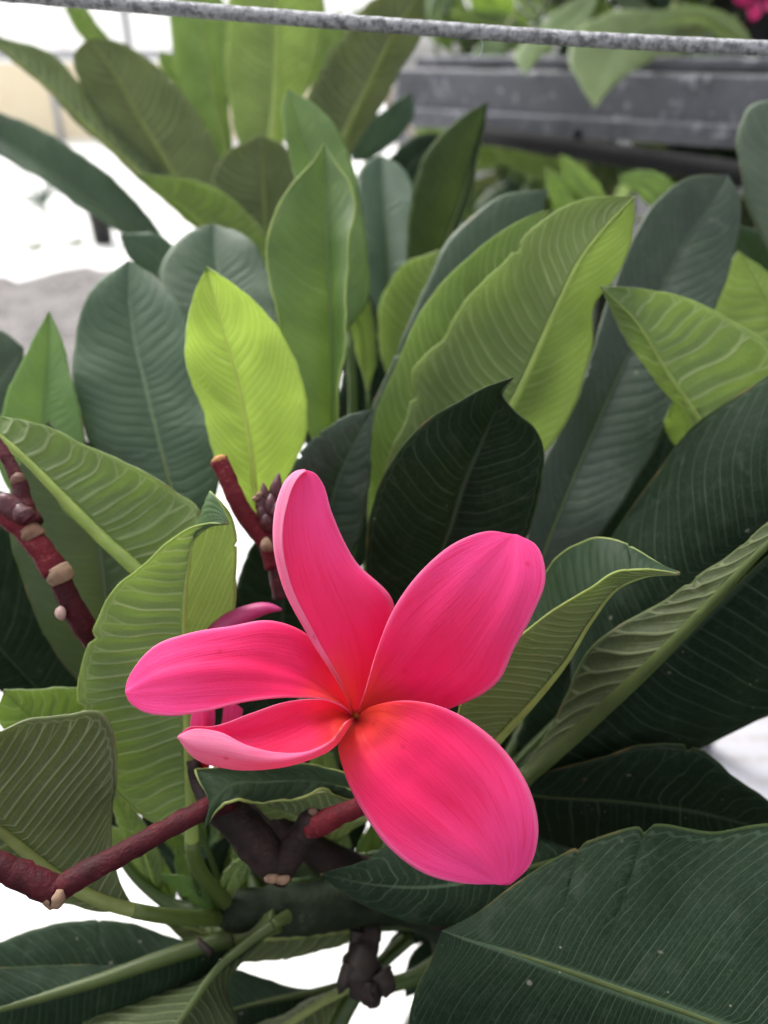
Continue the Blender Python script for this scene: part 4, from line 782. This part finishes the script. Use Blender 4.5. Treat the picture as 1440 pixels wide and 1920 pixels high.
L(RP, 'blue', 'T', [(-110, 205), (0, 262), (120, 342), (220, 412), (320, 470)], [(-110, 190), (0, 212), (100, 255), (180, 310), (250, 370), (320, 465)], [(-110, 225), (0, 292), (100, 352), (200, 422), (260, 455), (318, 474)], (.53, .49), .008, -.012, 26, rib=1.0, **B)
L(RP, 'lime', 'U', [(255, 325), (320, 370), (380, 420), (460, 490)], [(255, 325), (330, 333), (400, 350), (460, 395), (500, 445), (520, 495), (465, 492)], [(255, 328), (310, 377), (370, 432), (455, 495)], (.47, .455), 0, .006, 20, rib=1.6, **B)
L(RP, 'olive', 'U', [(490, 252), (492, 320), (497, 400), (500, 490)], [(490, 252), (420, 290), (395, 340), (400, 400), (450, 465), (497, 490)], [(490, 252), (540, 280), (560, 340), (550, 420), (503, 490)], (.52, .50), 0, 0, 22, rib=1.4, **B)
L(RP, 'lime', 'U', [(640, 20), (625, 80), (600, 160), (560, 260)], [(640, 20), (610, 40), (595, 110), (555, 260)], [(640, 20), (650, 60), (630, 130), (563, 260)], (.60, .59), 0, 0, 20, **B)
B['attach'] = SR2
L(RP, 'blue', 'T', [(715, 290), (718, 350), (725, 430), (730, 520), (725, 620)], [(715, 290), (680, 310), (668, 360), (675, 450), (690, 540), (722, 620)], [(715, 290), (760, 320), (782, 380), (785, 460), (770, 540), (728, 620)], (.46, .48), -.008, -.008, 24, rib=1.6, **B)
L(RP, 'fold', 'T', [(915, 190), (893, 280), (868, 370), (838, 450), (815, 520), (790, 620)], [(915, 190), (850, 230), (800, 285), (775, 350), (765, 430), (765, 520), (788, 620)], [(915, 190), (902, 272), (882, 372), (852, 452), (828, 522), (792, 620)], (.46, .43), -.004, -.004, 24, rib=1.9, **B)
L(RP, 'blue', 'T', [(770, 172), (740, 225), (690, 300)], [(770, 172), (720, 205), (672, 250), (660, 300), (688, 302)], [(770, 172), (778, 212), (745, 262), (692, 302)], (.64, .62), 0, 0, 14, **B)
L(RP, 'old', 'T', [(840, 250), (790, 290), (740, 350), (720, 420)], [(840, 250), (780, 255), (730, 300), (716, 420)], [(840, 250), (830, 300), (780, 370), (724, 420)], (.55, .54), 0, 0, 14, **B)
stalk('withered_tip', [(735, 165, .63, .002), (728, 185, .63, .0035), (735, 205, .63, .0025), (760, 225, .63, .003), (776, 262, .63, .002)], plain('withered', (.55, .45, .36), (.65, .56, .48), .8, 100), RP, 14, rough=.2)

# ------------------------------------------------------------------ potted plants on and under the bench
def mass(name, label, cx, cy, region, dd, kinds, n, sz, seed, group, base_z=0.0, flower_px=None, sides=('T', 'U'), explicit=()):
    g = random.Random(seed); root = np.array([cx, cy, base_z])
    t = thing(name, label, 'plant', root, group); hub = P((region[0]+region[2])/2, region[3]-10, (dd[0]+dd[1])/2)
    tube('stem', spline([root, root*.5+hub*.5 + np.array([.01, 0, 0]), hub], 30), np.linspace(.014, .007, 30), M_BARK, t, 12)
    for i in range(n):
        x, y = g.uniform(region[0], region[2]), g.uniform(region[1], region[3]); a = g.uniform(-2.9, -.25) if g.random() < .7 else g.uniform(0, 6.28); l = sz*g.uniform(.75, 1.25); d0 = g.uniform(*dd)
        auto_leaf(t, g.choice(kinds), g.choice(sides), (x+l*math.cos(a), y+l*math.sin(a)), (x, y), l*g.uniform(.33, .42), (d0, d0+g.uniform(-.03, .03)), g.uniform(-.12, .12), veins=20, res=.4, rib=1.6, attach=hub)
    return t, hub
zb = bz + .056
def on_bench(u, v): return ba + bdir*u + bnrm*v
q1, q2, q3 = on_bench(.42, .30), on_bench(.78, .28), on_bench(.22, .62)
for q, lab in ((q1, 'black pot on the bench holding the drooping pale leaves'), (q2, 'black pot on the bench below the pink blooms'), (q3, 'black pot at the back of the bench')):
    pot('plant_pot', lab, [q[0], q[1], zb], .10, .16)
b1, h1 = mass('bench_plant', 'potted plumeria on the bench with pale drooping leaves', q1[0], q1[1], (960, -60, 1200, 90), (1.12, 1.35), ['old', 'olive', 'old', 'mid'], 16, 190, 3, 'potted plants on the bench', zb+.14)
b2, h2 = mass('bench_plant', 'potted plumeria on the bench with a deep pink bloom', q2[0], q2[1], (1230, -40, 1480, 90), (1.05, 1.25), ['old', 'olive', 'old', 'old'], 16, 190, 4, 'potted plants on the bench', zb+.14)
b3, h3 = mass('bench_plant', 'potted plumeria at the end of the bench with mixed lime leaves', q3[0], q3[1], (790, -50, 960, 110), (1.45, 1.75), ['mid', 'old', 'lime', 'old'], 18, 170, 5, 'potted plants on the bench', zb+.14)
L(b1, 'pale', 'T', [(1115, 202), (1130, 140), (1155, 90), (1205, 45), (1260, 20)], [(1115, 202), (1085, 155), (1066, 105), (1078, 62), (1140, 25), (1255, 18)], [(1115, 202), (1160, 152), (1220, 115), (1265, 72), (1262, 22)], (1.0, .88), -.01, .0, 18, .7, rib=1.5, attach=h1, pucker=.001)
L(b1, 'pale', 'U', [(1180, 75), (1240, 40), (1310, 28), (1370, 62), (1420, 110)], [(1180, 75), (1230, 25), (1310, 10), (1390, 45), (1422, 108)], [(1180, 78), (1250, 60), (1310, 48), (1360, 80), (1418, 112)], (1.02, .95), 0, .01, 18, .7, rib=1.2, attach=h2)
L(b1, 'pale', 'T', [(986, 142), (990, 105), (1030, 70), (1090, 20), (1120, -20)], [(986, 142), (964, 108), (1000, 62), (1060, 10), (1118, -22)], [(986, 142), (1010, 110), (1050, 80), (1110, 30), (1122, -18)], (1.08, .98), 0, 0, 16, .7, attach=h1)
L(b3, 'mid', 'T', [(905, 178), (900, 140), (915, 100), (950, 60)], [(905, 178), (880, 145), (885, 100), (948, 58)], [(905, 178), (925, 145), (945, 110), (952, 62)], (1.22, 1.14), 0, 0, 14, .5, attach=h3)
L(b2, 'olive', 'T', [(1330, 165), (1335, 120), (1350, 80), (1380, 30)], [(1330, 165), (1300, 125), (1310, 80), (1378, 28)], [(1330, 165), (1365, 130), (1385, 85), (1382, 32)], (1.05, .95), 0, 0, 14, .5, attach=h2)
L(b2, 'olive', 'U', [(1250, 150), (1265, 110), (1300, 70), (1340, 40)], [(1250, 150), (1235, 110), (1270, 60), (1338, 38)], [(1250, 150), (1285, 125), (1320, 85), (1342, 42)], (1.1, 1.0), 0, 0, 14, .5, attach=h2)
L(b3, 'young', 'T', [(870, -10), (910, 10), (960, 15), (1000, 40)], [(870, -10), (900, -40), (970, -20), (1000, 38)], [(870, -10), (900, 30), (960, 40), (998, 42)], (1.5, 1.45), 0, 0, 14, .5, attach=h3)
fl3 = bpy.data.objects.new('flower', None); f3 = P(1420, 0, 1.02); link(fl3, f3, b2); fl3['label'] = 'deep magenta bloom of the bench plant'
MAG = [plain('petal_magenta', (.45, .012, .12), (.55, .02, .16), .5, 60, tr=(.7, .03, .2))]*3
for i in range(5):
    a = i*2*math.pi/5+.5; r = 42; x, y = 1420, -4
    def pp_(rad, off, dz): return (x+rad*math.cos(a+off), y+rad*math.sin(a+off), 1.02+dz)
    petal([[pp_(r, -.1, -.01), pp_(r*.7, -.5, -.006), pp_(r*.3, -.4, 0), pp_(3, 0, .01)], [pp_(r*1.05, 0, -.01), pp_(r*.7, 0, -.004), pp_(r*.35, 0, .002), pp_(3, .1, .01)], [pp_(r, .1, -.01), pp_(r*.7, .5, -.004), pp_(r*.3, .4, .004), pp_(3, .2, .012)]], 20, 12, parent=fl3, mats=MAG, sd=i, ripple=.0002)
tube('pedicel', spline([f3+[0, .01, 0], f3+[.0, .03, -.05], h2]), .003, M_MAROON, fl3)
mass('shade_plant', 'leafy green plant growing in the shade under the bench', .42, 1.75, (960, 260, 1240, 420), (1.35, 1.7), ['olive', 'mid', 'old', 'mid'], 26, 170, 11, 'plants under the bench')
mass('shade_plant', 'leafy green plant growing in the shade beyond the black pipe', .95, 1.55, (1240, 290, 1480, 420), (1.3, 1.6), ['olive', 'old', 'old', 'mid'], 20, 170, 12, 'plants under the bench')
mass('shade_plant', 'low grey green plant beside the end of the bench', .16, 1.85, (860, 320, 980, 460), (1.5, 1.8), ['blue', 'olive', 'mid'], 22, 110, 13, 'plants under the bench')
lp, hub = mass('young_plant', 'young plant with narrow lime shoots peeping over the pale leaf', .28, .95, (1040, 380, 1240, 430), (.62, .70), ['mid', 'lime', 'blue'], 5, 120, 14, None)
L(lp, 'lime', 'T', [(1027, 318), (1050, 370), (1075, 440)], [(1027, 318), (1030, 360), (1055, 440)], [(1027, 318), (1065, 360), (1085, 440)], (.60, .58), 0, 0, 16, .5, attach=hub)
L(lp, 'lime', 'T', [(1160, 335), (1215, 350), (1245, 390), (1250, 450)], [(1160, 330), (1210, 318), (1262, 345), (1275, 400), (1252, 450)], [(1160, 338), (1200, 368), (1225, 400), (1248, 450)], (.60, .58), 0, 0, 16, .5, attach=hub)
